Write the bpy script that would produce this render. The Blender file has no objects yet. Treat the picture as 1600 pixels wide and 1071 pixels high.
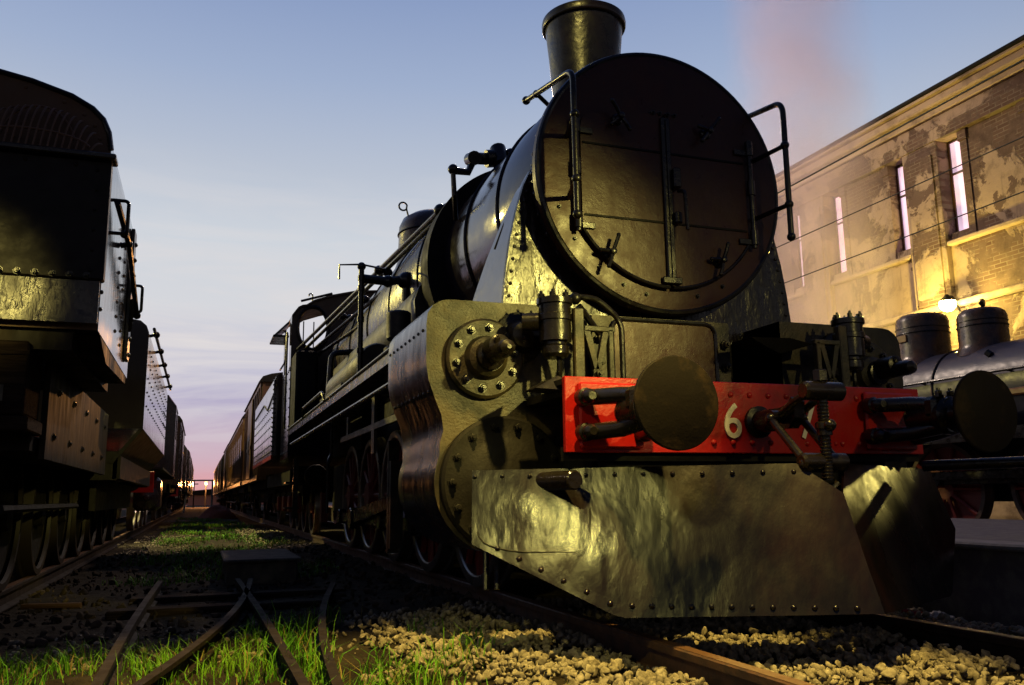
import bpy, bmesh, math, random
from math import sin, cos, pi, radians, sqrt, atan2
from mathutils import Vector, Matrix, noise as mnoise

sc = bpy.context.scene
C = sc.collection
random.seed(7)
R = random.Random(11)

# ------------------------------------------------------------------ camera
H = 0.667
cam = bpy.data.cameras.new('camera')
cam.lens = 30.08
cam.sensor_width = 36
cam.clip_start = 0.05
cam.clip_end = 3000
co = bpy.data.objects.new('camera', cam)
C.objects.link(co)
yaw, pitch, roll = 0.347, 0.177, -0.013
Xv = Vector((cos(yaw), -sin(yaw), 0)); Fv = Vector((sin(yaw), cos(yaw), 0)); Zv = Vector((0, 0, 1))
F2 = cos(pitch)*Fv + sin(pitch)*Zv; U2 = -sin(pitch)*Fv + cos(pitch)*Zv
X3 = cos(roll)*Xv + sin(roll)*U2; U3 = -sin(roll)*Xv + cos(roll)*U2
M = Matrix((X3, U3, -F2)).transposed().to_4x4()
M.translation = Vector((0, 0, H))
co.matrix_world = M
sc.camera = co

# ------------------------------------------------------------------ exposure
sc.view_settings.view_transform = 'Standard'
sc.view_settings.look = 'None'
sc.view_settings.exposure = 0
sc.view_settings.gamma = 1
sc.cycles.max_bounces = 6
sc.cycles.volume_bounces = 1
sc.cycles.volume_step_rate = 2.0
sc.cycles.sample_clamp_indirect = 4.0

# ------------------------------------------------------------------ world: dusk sky after sunset
w = bpy.data.worlds.new('World'); sc.world = w; w.use_nodes = True
nt = w.node_tree; nt.nodes.clear()
def N(t, nt_=None, **k):
    n = (nt_ or nt).nodes.new(t)
    for a, b in k.items(): setattr(n, a, b)
    return n
def ramp(n, stops):
    cr = n.color_ramp
    while len(cr.elements) > 1: cr.elements.remove(cr.elements[0])
    for i, (p, c) in enumerate(stops):
        e = cr.elements[0] if i == 0 else cr.elements.new(p)
        e.position = p; e.color = (*c, 1)
tc = N('ShaderNodeTexCoord'); sx = N('ShaderNodeSeparateXYZ')
nt.links.new(tc.outputs['Generated'], sx.inputs[0])
elev = N('ShaderNodeMapRange'); elev.inputs[1].default_value = -0.1; elev.inputs[2].default_value = 0.9
nt.links.new(sx.outputs['Z'], elev.inputs[0])
def zp(z): return (z+0.1)/1.0
west = N('ShaderNodeValToRGB'); ramp(west, [(zp(-.1), (.04, .03, .04)), (zp(-.01), (.58, .26, .26)), (zp(.015), (.76, .36, .37)), (zp(.045), (.60, .37, .47)),
    (zp(.10), (.47, .42, .58)), (zp(.14), (.52, .51, .65)), (zp(.21), (.68, .69, .73)), (zp(.285), (.63, .67, .73)), (zp(.36), (.50, .555, .66)), (zp(.45), (.355, .44, .625)), (zp(.58), (.20, .285, .52)), (zp(.9), (.07, .12, .32))])
east = N('ShaderNodeValToRGB'); ramp(east, [(zp(-.1), (.004, .003, .005)), (zp(-.01), (.006, .005, .008)), (zp(.06), (.010, .008, .016)), (zp(.15), (.013, .013, .028)), (zp(.3), (.018, .024, .055)), (zp(.45), (.022, .034, .08)), (zp(.65), (.022, .036, .09)), (zp(.9), (.02, .036, .10))])
nt.links.new(elev.outputs[0], west.inputs[0]); nt.links.new(elev.outputs[0], east.inputs[0])
dot = N('ShaderNodeVectorMath', operation='DOT_PRODUCT'); dot.inputs[1].default_value = (0.05, 0.9987, 0)
nt.links.new(tc.outputs['Generated'], dot.inputs[0])
az = N('ShaderNodeMapRange', interpolation_type='SMOOTHSTEP'); az.inputs[1].default_value = -0.10; az.inputs[2].default_value = 0.72
nt.links.new(dot.outputs['Value'], az.inputs[0])
mx = N('ShaderNodeMix', data_type='RGBA')
nt.links.new(az.outputs[0], mx.inputs[0]); nt.links.new(east.outputs[0], mx.inputs[6]); nt.links.new(west.outputs[0], mx.inputs[7])
# thin streaked cloud low down
mp = N('ShaderNodeMapping'); mp.inputs['Scale'].default_value = (2.6, 2.6, 21)
nz = N('ShaderNodeTexNoise'); nz.inputs['Scale'].default_value = 1.6; nz.inputs['Detail'].default_value = 6; nz.inputs['Roughness'].default_value = .6; nz.inputs['Distortion'].default_value = .6
nt.links.new(tc.outputs['Generated'], mp.inputs[0]); nt.links.new(mp.outputs[0], nz.inputs[0])
cm = N('ShaderNodeMapRange'); cm.inputs[1].default_value = .40; cm.inputs[2].default_value = .66
nt.links.new(nz.outputs['Fac'], cm.inputs[0])
band = N('ShaderNodeValToRGB'); ramp(band, [(zp(0), (0, 0, 0)), (zp(.07), (.45,)*3), (zp(.17), (.95,)*3), (zp(.26), (.5,)*3), (zp(.38), (0, 0, 0))])
nt.links.new(elev.outputs[0], band.inputs[0])
mu = N('ShaderNodeMath', operation='MULTIPLY'); nt.links.new(cm.outputs[0], mu.inputs[0]); nt.links.new(band.outputs[0], mu.inputs[1])
mx2 = N('ShaderNodeMix', data_type='RGBA'); mx2.inputs[7].default_value = (.76, .72, .72, 1)
nt.links.new(mu.outputs[0], mx2.inputs[0]); nt.links.new(mx.outputs[2], mx2.inputs[6])
bg = N('ShaderNodeBackground'); bg.inputs['Strength'].default_value = 0.98
wo = N('ShaderNodeOutputWorld')
nt.links.new(mx2.outputs[2], bg.inputs[0]); nt.links.new(bg.outputs[0], wo.inputs[0])

# ------------------------------------------------------------------ the yard's sodium lamps plus added aimed spots (outside the frame)
def lamp(name, loc, power, col=(1, .80, .20), radius=.12, target=None, cone=60, blend=.6):
    L = bpy.data.lights.new(name, 'SPOT' if target else 'POINT')
    L.energy = power; L.color = col; L.shadow_soft_size = radius
    if target: L.spot_size = radians(cone); L.spot_blend = blend
    o = bpy.data.objects.new(name, L); C.objects.link(o); o.location = loc
    if target:
        o.rotation_euler = (Vector(target)-Vector(loc)).to_track_quat('-Z', 'Y').to_euler()
    return o
lamp('unseen_light', (-1.6, .2, 4.0), 360, col=(1, .86, .22), target=(1.52, 3.85, .5), cone=24, blend=.9)
lamp('unseen_light', (4.6, -2.6, 3.7), 3700, col=(1, .84, .20), target=(1.72, 4.6, 1.78), cone=19, blend=1.0)
lamp('unseen_light', (-3.0, -2.5, 3.9), 3000, target=(-1.45, 6.0, 1.95), cone=7.5, blend=.9)  # added narrow spot to brighten the left tank's lower band
lamp('unseen_light', (1.0, 1.2, 7.0), 6600, col=(1, .71, .16), target=(.75, 2.6, -.1), cone=42, blend=.35)  # added overhead spot; its cone edge bounds the lit foreground
lamp('unseen_light', (4.5, -5.0, 4.6), 820, col=(1, .80, .24), target=(3.3, 3.9, 1.5), cone=19, blend=1.0)  # added fill for the right half of the beam and the door
lamp('unseen_light', (-1.6, .3, 7.9), 1500, target=(2.65, 5.7, 4.05), cone=9, blend=.5)  # added narrow spot that only makes the chimney highlight
lamp('unseen_light', (13.3, 6.6, 3.6), 1300, target=(3.02, 3.5, .80), cone=3.4, blend=.6)
lamp('unseen_light', (-12, 27, 9), 7500, radius=.15)
lamp('unseen_light', (.4, 23, 17), 26000, col=(1, .86, .35), target=(.3, 20, 0), cone=34, blend=.8)  # added overhead spot to brighten the grass strip between the rows
lamp('unseen_light', (6.2, 36, 7), 2200, col=(1, .42, .10), radius=.15)
lamp('unseen_light', (5.0, 17, 9), 1900, col=(1, .77, .60), radius=.15)

# ------------------------------------------------------------------ materials
MATS = {}
def mat(name, col, rough=.5, metal=0., spec=.5, col2=None, cscale=4., cth=(.45, .6), rvar=.0, rscale=9., bumps=(), stretch=(1, 1, 1), coat=0., transl=0.):
    m = bpy.data.materials.new(name); m.use_nodes = True
    t = m.node_tree; b = t.nodes['Principled BSDF']
    b.inputs['Base Color'].default_value = (*col, 1); b.inputs['Roughness'].default_value = rough
    b.inputs['Metallic'].default_value = metal; b.inputs['Specular IOR Level'].default_value = spec
    b.inputs['Coat Weight'].default_value = coat; b.inputs['Coat Roughness'].default_value = .15
    tc = t.nodes.new('ShaderNodeTexCoord'); mp = t.nodes.new('ShaderNodeMapping'); mp.inputs['Scale'].default_value = stretch
    t.links.new(tc.outputs['Object'], mp.inputs[0])
    def nz(scale, det=4, rgh=.55):
        n = t.nodes.new('ShaderNodeTexNoise'); n.inputs['Scale'].default_value = scale; n.inputs['Detail'].default_value = det; n.inputs['Roughness'].default_value = rgh
        t.links.new(mp.outputs[0], n.inputs[0]); return n
    if col2:
        n = nz(cscale, 7, .62); mr = t.nodes.new('ShaderNodeMapRange'); mr.inputs[1].default_value, mr.inputs[2].default_value = cth
        t.links.new(n.outputs['Fac'], mr.inputs[0])
        x = t.nodes.new('ShaderNodeMix'); x.data_type = 'RGBA'; x.inputs[6].default_value = (*col, 1); x.inputs[7].default_value = (*col2, 1)
        t.links.new(mr.outputs[0], x.inputs[0]); t.links.new(x.outputs[2], b.inputs['Base Color'])
    if rvar:
        n = nz(rscale, 5); mr = t.nodes.new('ShaderNodeMapRange'); mr.inputs[1].default_value, mr.inputs[2].default_value = .3, .7
        mr.inputs[3].default_value, mr.inputs[4].default_value = max(.05, rough-rvar), min(1, rough+rvar)
        t.links.new(n.outputs['Fac'], mr.inputs[0]); t.links.new(mr.outputs[0], b.inputs['Roughness'])
    prev = None
    for (s, st, d) in bumps:
        n = nz(s, 3); bp = t.nodes.new('ShaderNodeBump'); bp.inputs['Strength'].default_value = st; bp.inputs['Distance'].default_value = d
        t.links.new(n.outputs['Fac'], bp.inputs['Height'])
        if prev: t.links.new(prev.outputs[0], bp.inputs['Normal'])
        prev = bp
    if prev: t.links.new(prev.outputs[0], b.inputs['Normal'])
    MATS[name] = m
    return m
black = mat('black_gloss', (.006, .005, .005), .30, rvar=.10, spec=.45, col2=(.014, .007, .006), cscale=2.5, cth=(.5, .75), bumps=((5, .3, .03), (45, .2, .005), (160, .25, .002)))
blackdent = mat('black_dented', (.008, .006, .006), .30, rvar=.12, col2=(.030, .014, .010), cscale=2.2, cth=(.5, .75), bumps=((4.5, .6, .04), (13, .40, .02), (60, .35, .006), (180, .3, .002)), stretch=(1, 1, .55))
blackplow = mat('black_plough', (.0022, .0014, .0017), .25, rvar=.07, rscale=3.2, col2=(.010, .0035, .0035), cscale=2.0, cth=(.48, .72), bumps=((2.4, .32, .05), (6, .28, .02), (34, .12, .004), (120, .2, .002)), stretch=(1, 1, .45))
blackrough = mat('black_rough', (.014, .0115, .007), .48, spec=.42, rvar=.10, col2=(.050, .036, .018), cscale=5, bumps=((9, .3, .02), (70, .55, .006), (210, .5, .0025)))
blackdull = mat('black_dull', (.006, .005, .005), .65, rvar=.12, spec=.18, bumps=((12, .3, .02), (90, .3, .004)))
tender_side = mat('tender_side', (.016, .013, .017), .11, rvar=.04, spec=.7, bumps=((2.5, .18, .02), (60, .07, .0015)), stretch=(1, 1, .4))
frame_worn = mat('frame_worn', (.009, .007, .005), .6, spec=.2, rvar=.15, col2=(.022, .016, .010), cscale=3, bumps=((6, .4, .03), (50, .4, .005)), stretch=(1, 1, .3))
end_black = mat('end_black', (.007, .005, .005), .5, spec=.2, rvar=.1, bumps=((5, .4, .03), (50, .3, .005)))
plate_brown = mat('bunker_brown', (.085, .048, .028), .6, spec=.25, rvar=.1, bumps=((6, .3, .02), (90, .3, .003)))
boiler_side = mat('boiler_side', (.018, .013, .018), .14, rvar=.05, spec=.9, col2=(.05, .016, .008), cscale=1.3, cth=(.52, .72), bumps=((2.5, .25, .03), (14, .12, .006), (90, .12, .002)), stretch=(1, .6, 1))
side_sheen = mat('black_side', (.010, .007, .010), .24, rvar=.08, col2=(.035, .010, .005), cscale=1.8, cth=(.5, .7), bumps=((2.5, .3, .03), (14, .12, .006), (90, .15, .002)), stretch=(1, 1, .35))
door_rust = mat('door_rust', (.036, .0105, .007), .38, rvar=.12, spec=.26, col2=(.050, .011, .005), cscale=2.4, cth=(.55, .74), bumps=((4, .2, .03), (48, .16, .005), (150, .3, .002)))
greasy = mat('greasy_steel', (.008, .006, .005), .26, rvar=.12, spec=.4, bumps=((30, .35, .006), (110, .3, .002)))
buffer_m = mat('buffer_steel', (.010, .008, .007), .6, spec=.06, rvar=.1, col2=(.03, .02, .012), cscale=7, cth=(.52, .7), bumps=((14, .25, .01), (100, .3, .003)))
steel = mat('worn_steel', (.30, .27, .24), .35, metal=.9, rvar=.1, bumps=((60, .2, .002),))
red = mat('red_paint', (.26, .006, .005), .34, rvar=.1, spec=.28, col2=(.10, .005, .004), cscale=4, cth=(.50, .70), bumps=((7, .2, .015), (60, .35, .004), (160, .3, .002)))
redframe = mat('red_frame', (.16, .012, .008), .5, bumps=((20, .3, .01),))
white = mat('white_enamel', (.55, .51, .44), .5, col2=(.32, .28, .22), cscale=14, cth=(.52, .75), bumps=((80, .2, .002),))
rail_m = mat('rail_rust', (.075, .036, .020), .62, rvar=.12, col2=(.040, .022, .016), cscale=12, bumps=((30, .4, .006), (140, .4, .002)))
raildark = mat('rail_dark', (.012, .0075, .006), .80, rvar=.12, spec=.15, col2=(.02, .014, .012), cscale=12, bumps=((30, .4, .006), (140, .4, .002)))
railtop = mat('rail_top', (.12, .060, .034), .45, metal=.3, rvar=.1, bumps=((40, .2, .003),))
tyre_dark = mat('tyre_dark', (.009, .006, .005), .6, spec=.25)
wood = mat('sleeper_wood', (.011, .007, .005), .88, spec=.1, col2=(.024, .016, .011), cscale=9, bumps=((18, .7, .02), (70, .5, .006)), stretch=(.25, 3, 3))
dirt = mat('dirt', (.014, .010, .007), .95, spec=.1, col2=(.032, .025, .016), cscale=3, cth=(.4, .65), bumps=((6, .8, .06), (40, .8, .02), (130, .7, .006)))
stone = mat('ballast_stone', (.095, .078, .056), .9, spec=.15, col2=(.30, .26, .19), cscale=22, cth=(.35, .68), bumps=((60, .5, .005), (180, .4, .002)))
stoned = mat('shaded_stone', (.024, .018, .013), .95, spec=.1, col2=(.075, .055, .04), cscale=4, bumps=((40, .5, .006),))  # shade between the tracks put into a darker stone colour
concrete = mat('platform_concrete', (.09, .08, .095), .85, col2=(.14, .13, .13), cscale=8, bumps=((30, .5, .01), (120, .6, .004)))
concr2 = mat('block_concrete', (.042, .038, .032), .9, col2=(.09, .08, .06), cscale=6, bumps=((20, .6, .015), (120, .6, .004)))
brown = mat('brown_van', (.085, .036, .012), .42, rvar=.12, col2=(.055, .024, .010), cscale=1.6, bumps=((4, .3, .02), (60, .3, .004)), stretch=(1, 1, .4))
ochre = mat('ochre_coach', (.13, .060, .014), .36, rvar=.10, col2=(.09, .04, .012), cscale=1.4, bumps=((4, .3, .02), (60, .3, .004)), stretch=(1, 1, .4))
bluebl = mat('blue_boiler', (.022, .024, .055), .38, rvar=.1, bumps=((4, .3, .02), (60, .3, .004)))
copper = mat('brown_band', (.14, .055, .02), .45, rvar=.1)
gunmetal = mat('gunmetal', (.035, .024, .022), .28, rvar=.1, col2=(.07, .035, .02), cscale=4, bumps=((8, .3, .02), (80, .3, .003)))
darkglass = mat('dark_glass', (.02, .02, .025), .08, spec=.8)
curtain_m = mat('curtain_cloth', (.75, .72, .68), .9, bumps=((9, .6, .05),))
wire_m = mat('wire', (.02, .018, .018), .6)
brick_br = mat('cab_brown', (.040, .022, .012), .5, rvar=.12, bumps=((6, .3, .02), (90, .3, .004)))
rag_red = mat('red_rag', (.22, .012, .012), .9); rag_white = mat('white_rag', (.42, .40, .40), .9)
tin = mat('white_post', (.52, .50, .42), .6)
mound_m = mat('rust_earth', (.19, .052, .022), .95, bumps=((8, .8, .05), (40, .6, .02)))
grass_m = mat('grass_blade', (.055, .19, .005), .6, spec=.15, col2=(.10, .20, .010), cscale=3, cth=(.4, .65))
drygrass = mat('grass_far', (.050, .085, .016), .7, col2=(.09, .085, .02), cscale=1.5, cth=(.4, .65))
yellow_m = mat('yellow_paint', (.10, .05, .012), .6)
for m in (grass_m, drygrass):
    m.node_tree.nodes['Principled BSDF'].inputs['Transmission Weight'].default_value = 0

def plaster():
    m = bpy.data.materials.new('peeling_plaster'); m.use_nodes = True; t = m.node_tree; b = t.nodes['Principled BSDF']
    tc = t.nodes.new('ShaderNodeTexCoord')
    def nz(s, d=6, r=.6, dist=0.):
        n = t.nodes.new('ShaderNodeTexNoise'); n.inputs['Scale'].default_value = s; n.inputs['Detail'].default_value = d; n.inputs['Roughness'].default_value = r; n.inputs['Distortion'].default_value = dist
        t.links.new(tc.outputs['Object'], n.inputs[0]); return n
    def mr(src, a, bb):
        n = t.nodes.new('ShaderNodeMapRange'); n.inputs[1].default_value = a; n.inputs[2].default_value = bb; t.links.new(src, n.inputs[0]); return n.outputs[0]
    def mix(f, A, B):
        n = t.nodes.new('ShaderNodeMix'); n.data_type = 'RGBA'
        t.links.new(f, n.inputs[0])
        for k, v in ((6, A), (7, B)):
            if isinstance(v, tuple): n.inputs[k].default_value = (*v, 1)
            else: t.links.new(v, n.inputs[k])
        return n.outputs[2]
    stucco = mix(mr(nz(1.3).outputs['Fac'], .35, .7), (.40, .295, .215), (.31, .225, .165))
    bare = mix(mr(nz(5).outputs['Fac'], .35, .7), (.095, .062, .050), (.165, .11, .085))
    mpb = t.nodes.new('ShaderNodeMapping'); mpb.inputs['Rotation'].default_value = (radians(90), 0, radians(90)); bt = t.nodes.new('ShaderNodeTexBrick')
    sxb = t.nodes.new('ShaderNodeSeparateXYZ'); cxb = t.nodes.new('ShaderNodeCombineXYZ')
    t.links.new(tc.outputs['Object'], sxb.inputs[0]); t.links.new(sxb.outputs['Y'], cxb.inputs[0]); t.links.new(sxb.outputs['Z'], cxb.inputs[1]); t.links.new(cxb.outputs[0], bt.inputs[0])
    t.nodes.remove(mpb)
    bt.inputs['Scale'].default_value = 1; bt.inputs['Brick Width'].default_value = .27; bt.inputs['Row Height'].default_value = .08; bt.inputs['Mortar Size'].default_value = .010
    bt.inputs['Color1'].default_value = (.105, .060, .045, 1); bt.inputs['Color2'].default_value = (.16, .10, .075, 1); bt.inputs['Mortar'].default_value = (.20, .155, .12, 1)
    bare = mix(mr(nz(2.6, 6).outputs['Fac'], .46, .56), bt.outputs['Color'], bare)
    patch = mr(nz(.62, 11, .66, .4).outputs['Fac'], .482, .512)
    c = mix(patch, stucco, bare)
    patch2 = mr(nz(1.1, 8, .65, .3).outputs['Fac'], .60, .615)
    c = mix(patch2, c, (.13, .085, .068))
    stain = mr(nz(3.5, 8, .7).outputs['Fac'], .52, .78)
    c = mix(stain, c, (.16, .115, .085))
    mps = t.nodes.new('ShaderNodeMapping'); mps.inputs['Scale'].default_value = (3, 3, .25); t.links.new(tc.outputs['Object'], mps.inputs[0])
    ns = nz(2.2, 6, .6); t.links.new(mps.outputs[0], ns.inputs[0])
    c = mix(mr(ns.outputs['Fac'], .56, .80), c, (.13, .10, .08))
    t.links.new(c, b.inputs['Base Color']); b.inputs['Roughness'].default_value = .9
    prev = None
    for src, st, d in ((patch, .8, -.02), (nz(18).outputs['Fac'], .4, .015), (nz(90).outputs['Fac'], .5, .006)):
        bp = t.nodes.new('ShaderNodeBump'); bp.inputs['Strength'].default_value = st; bp.inputs['Distance'].default_value = d
        t.links.new(src, bp.inputs['Height'])
        if prev: t.links.new(prev.outputs[0], bp.inputs['Normal'])
        prev = bp
    t.links.new(prev.outputs[0], b.inputs['Normal'])
    return m
plaster_m = plaster()
bpy.data.materials['peeling_plaster'].node_tree.nodes['Principled BSDF'].inputs['Specular IOR Level'].default_value = .2
trim_m = mat('trim_plaster', (.40, .295, .21), .9, col2=(.20, .14, .10), cscale=1.6, cth=(.52, .66), bumps=((14, .5, .015), (90, .4, .005)))
def emis(name, col, s):
    m = bpy.data.materials.new(name); m.use_nodes = True; b = m.node_tree.nodes['Principled BSDF']
    b.inputs['Emission Color'].default_value = (*col, 1); b.inputs['Emission Strength'].default_value = s; b.inputs['Base Color'].default_value = (*col, 1)
    return m

# ------------------------------------------------------------------ mesh helpers
class MB:
    def __init__(s): s.v = []; s.f = []; s.M = None
    def add(s, vs, fs):
        o = len(s.v)
        if s.M: vs = [s.M @ Vector(p) for p in vs]
        s.v += [tuple(p) for p in vs]; s.f += [tuple(i+o for i in f) for f in fs]; return s
    def box(s, x0, x1, y0, y1, z0, z1, b=0):
        if x0 > x1: x0, x1 = x1, x0
        if y0 > y1: y0, y1 = y1, y0
        if z0 > z1: z0, z1 = z1, z0
        if b <= 0:
            vs = [(x, y, z) for x in (x0, x1) for y in (y0, y1) for z in (z0, z1)]
            return s.add(vs, [(0, 1, 3, 2), (4, 6, 7, 5), (0, 4, 5, 1), (2, 3, 7, 6), (0, 2, 6, 4), (1, 5, 7, 3)])
        b = min(b, (x1-x0)*.49, (y1-y0)*.49, (z1-z0)*.49)
        vs = []; ix = {}
        for i, x in enumerate((x0, x1)):
            for j, y in enumerate((y0, y1)):
                for k, z in enumerate((z0, z1)):
                    sx, sy, sz = 1-2*i, 1-2*j, 1-2*k
                    for a in range(3):
                        ix[i, j, k, a] = len(vs)
                        vs.append((x+(0 if a == 0 else sx*b), y+(0 if a == 1 else sy*b), z+(0 if a == 2 else sz*b)))
        fs = []
        for i in (0, 1):
            fs.append(tuple(ix[i, j, k, 0] for j, k in ((0, 0), (1, 0), (1, 1), (0, 1))))
            fs.append(tuple(ix[j, i, k, 1] for j, k in ((0, 0), (1, 0), (1, 1), (0, 1))))
            fs.append(tuple(ix[j, k, i, 2] for j, k in ((0, 0), (1, 0), (1, 1), (0, 1))))
        for i in (0, 1):
            for j in (0, 1):
                fs.append((ix[i, j, 0, 0], ix[i, j, 1, 0], ix[i, j, 1, 1], ix[i, j, 0, 1]))
                fs.append((ix[i, 0, j, 0], ix[i, 1, j, 0], ix[i, 1, j, 2], ix[i, 0, j, 2]))
                fs.append((ix[0, i, j, 1], ix[1, i, j, 1], ix[1, i, j, 2], ix[0, i, j, 2]))
                for k in (0, 1): fs.append((ix[i, j, k, 0], ix[i, j, k, 1], ix[i, j, k, 2]))
        return s.add(vs, fs)
    def prism(s, loop, vec, cap=True):
        n = len(loop); vec = Vector(vec); vs = [Vector(p) for p in loop]+[Vector(p)+vec for p in loop]
        fs = [(i, (i+1) % n, n+(i+1) % n, n+i) for i in range(n)]
        if cap: fs += [tuple(range(n-1, -1, -1)), tuple(range(n, 2*n))]
        return s.add(vs, fs)
    def lathe(s, p, d, prof, n=32, cap=True):
        d = Vector(d).normalized(); p = Vector(p)
        a = d.orthogonal().normalized(); b = d.cross(a)
        vs = []; fs = []
        for r, h in prof:
            for i in range(n):
                t = 2*pi*i/n; vs.append(p+d*h+(a*cos(t)+b*sin(t))*r)
        for k in range(len(prof)-1):
            for i in range(n):
                fs.append((k*n+i, k*n+(i+1) % n, (k+1)*n+(i+1) % n, (k+1)*n+i))
        if cap: fs += [tuple(range(n-1, -1, -1)), tuple(range((len(prof)-1)*n, len(prof)*n))]
        return s.add(vs, fs)
    def cyl(s, p0, p1, r0, r1=None, n=20, b=0):
        p0 = Vector(p0); p1 = Vector(p1); L = (p1-p0).length; r1 = r0 if r1 is None else r1
        prof = [(r0, 0), (r1, L)] if not b else [(r0-b, 0), (r0, b), (r1, L-b), (r1-b, L)]
        return s.lathe(p0, p1-p0, prof, n)
    def tube(s, pts, r, n=10, cap=True):
        pts = [Vector(p) for p in pts]; vs = []; fs = []; prev = None
        for i, p in enumerate(pts):
            t = ((pts[min(i+1, len(pts)-1)]-p).normalized()+(p-pts[max(i-1, 0)]).normalized()).normalized()
            if prev is None: a = t.orthogonal().normalized()
            else:
                a = prev-t*prev.dot(t); a.normalize()
            prev = a; b = t.cross(a)
            for k in range(n):
                q = 2*pi*k/n; vs.append(p+(a*cos(q)+b*sin(q))*r)
        for i in range(len(pts)-1):
            for k in range(n): fs.append((i*n+k, i*n+(k+1) % n, (i+1)*n+(k+1) % n, (i+1)*n+k))
        if cap: fs += [tuple(range(n-1, -1, -1)), tuple(range((len(pts)-1)*n, len(pts)*n))]
        return s.add(vs, fs)
    def torus(s, c, d, RR, r, n=40, m=10, a0=0, a1=2*pi, up=None):
        d = Vector(d).normalized(); c = Vector(c); a = Vector(up).normalized() if up else d.orthogonal().normalized(); b = d.cross(a)
        full = abs(a1-a0-2*pi) < 1e-4; k = n if full else n+1
        pts = [c+(a*cos(a0+(a1-a0)*i/n)+b*sin(a0+(a1-a0)*i/n))*RR for i in range(k)]
        if full: pts = pts+[pts[0]]
        return s.tube(pts, r, m, not full)
    def ball(s, c, r, n=12, m=8):
        c = Vector(c); prof = [(max(1e-4, r*sin(pi*i/m)), -r*cos(pi*i/m)) for i in range(m+1)]
        return s.lathe(c, (0, 0, 1), prof, n)
    def rivet(s, p, nrm, r=.014):
        return s.lathe(p, nrm, [(r, -.004), (r*.92, r*.3), (r*.55, r*.62), (r*.08, r*.74)], 8)
    def bolt(s, p, nrm, r=.02, h=.025):
        s.lathe(p, nrm, [(r*1.35, -.003), (r*1.35, h*.2), (r, h*.2), (r, h*.9), (r*.8, h)], 6)
        return s.lathe(Vector(p)+Vector(nrm).normalized()*h*.98, nrm, [(r*.5, 0), (r*.45, h*.5)], 8)
    def loft(s, A, B):
        n = len(A); return s.add(list(A)+list(B), [(i, i+1, n+i+1, n+i) for i in range(n-1)])
    def build(s, name, m, parent=None, smooth=35, recalc=True):
        me = bpy.data.meshes.new(name); me.from_pydata(s.v, [], s.f)
        if recalc:
            bm = bmesh.new(); bm.from_mesh(me); bmesh.ops.recalc_face_normals(bm, faces=bm.faces); bm.to_mesh(me); bm.free()
        if smooth:
            me.polygons.foreach_set('use_smooth', [True]*len(me.polygons)); me.set_sharp_from_angle(angle=radians(smooth))
        me.materials.append(m)
        o = bpy.data.objects.new(name, me); C.objects.link(o)
        if parent is not None:
            o.parent = parent
            if parent.type == 'EMPTY' and not parent.get('local'): o.matrix_parent_inverse = Matrix.Translation(-parent.location)
        return o
def rc(pts, rad, n=6):
    """round the corners of a polyline"""
    pts = [Vector(p) for p in pts]; out = [pts[0]]
    for i in range(1, len(pts)-1):
        p = pts[i]; a = (pts[i-1]-p); b = (pts[i+1]-p); r = min(rad, a.length*.49, b.length*.49)
        A = p+a.normalized()*r; B = p+b.normalized()*r
        for k in range(n+1):
            t = k/n; out.append(A*(1-t)**2+p*2*t*(1-t)+B*t*t)
    return out+[pts[-1]]
def thing(name, label, cat, loc=(0, 0, 0), group=None, local=False):
    o = bpy.data.objects.new(name, None); C.objects.link(o); o.location = loc; o.empty_display_size = .2
    o['label'] = label; o['category'] = cat
    if group: o['group'] = group
    if local: o['local'] = 1
    return o
def tag(o, label, cat, group=None):
    o['label'] = label; o['category'] = cat
    if group: o['group'] = group
    return o
def struct(o): o['kind'] = 'structure'; return o
def stuff(o): o['kind'] = 'stuff'; return o
def arc(cx, cz, r, a0, a1, n, y):
    return [(cx+r*cos(radians(a0+(a1-a0)*i/n)), y, cz+r*sin(radians(a0+(a1-a0)*i/n))) for i in range(n+1)]
def mir(p): return (2*XC-p[0], p[1], p[2])
BOLT = {}
def bolts(name, lst, mtl, parent, r=.02, h=.025):
    """separate bolts sharing one mesh: lst of (position, direction)"""
    key = (mtl.name, r, h)
    for p, d in lst:
        if key not in BOLT:
            m = MB(); m.bolt((0, 0, 0), (0, 0, 1), r, h); o = m.build(name, mtl); BOLT[key] = o.data
        else:
            o = bpy.data.objects.new(name, BOLT[key]); C.objects.link(o)
        o.matrix_basis = Matrix.Translation(p) @ Vector(d).to_track_quat('Z', 'Y').to_matrix().to_4x4()
        o.parent = parent
        if parent.type == 'EMPTY': o.matrix_parent_inverse = Matrix.Translation(-parent.location)
XC = 2.78      # centre line of the near locomotive's track

# ================================================================== the near steam locomotive
L = thing('steam_locomotive', 'black steam locomotive in the foreground with red buffer beam and tall chimney', 'steam locomotive', (XC, 4.0, 0))
ZB = 2.70; RS = 0.87                       # smokebox centre height and radius
# ---- smokebox barrel
m = MB(); m.lathe((XC, 4.74, ZB), (0, 1, 0), [(RS-.02, 0), (RS, .03), (RS, 1.15), (RS, 2.62)], 96)
for i in range(40):
    a = 2*pi*i/40; n = Vector((cos(a), 0, sin(a))); m.rivet(Vector((XC, 4.86, ZB))+n*RS, n, .019)
sb = m.build('smokebox', boiler_side, L)
m = MB()
for yy, rr in ((5.55, .016), (6.35, .016)): m.torus((XC, yy, ZB), (0, 1, 0), RS+.004, rr, 80, 6)
m.build('barrel_band', black, sb)
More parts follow.
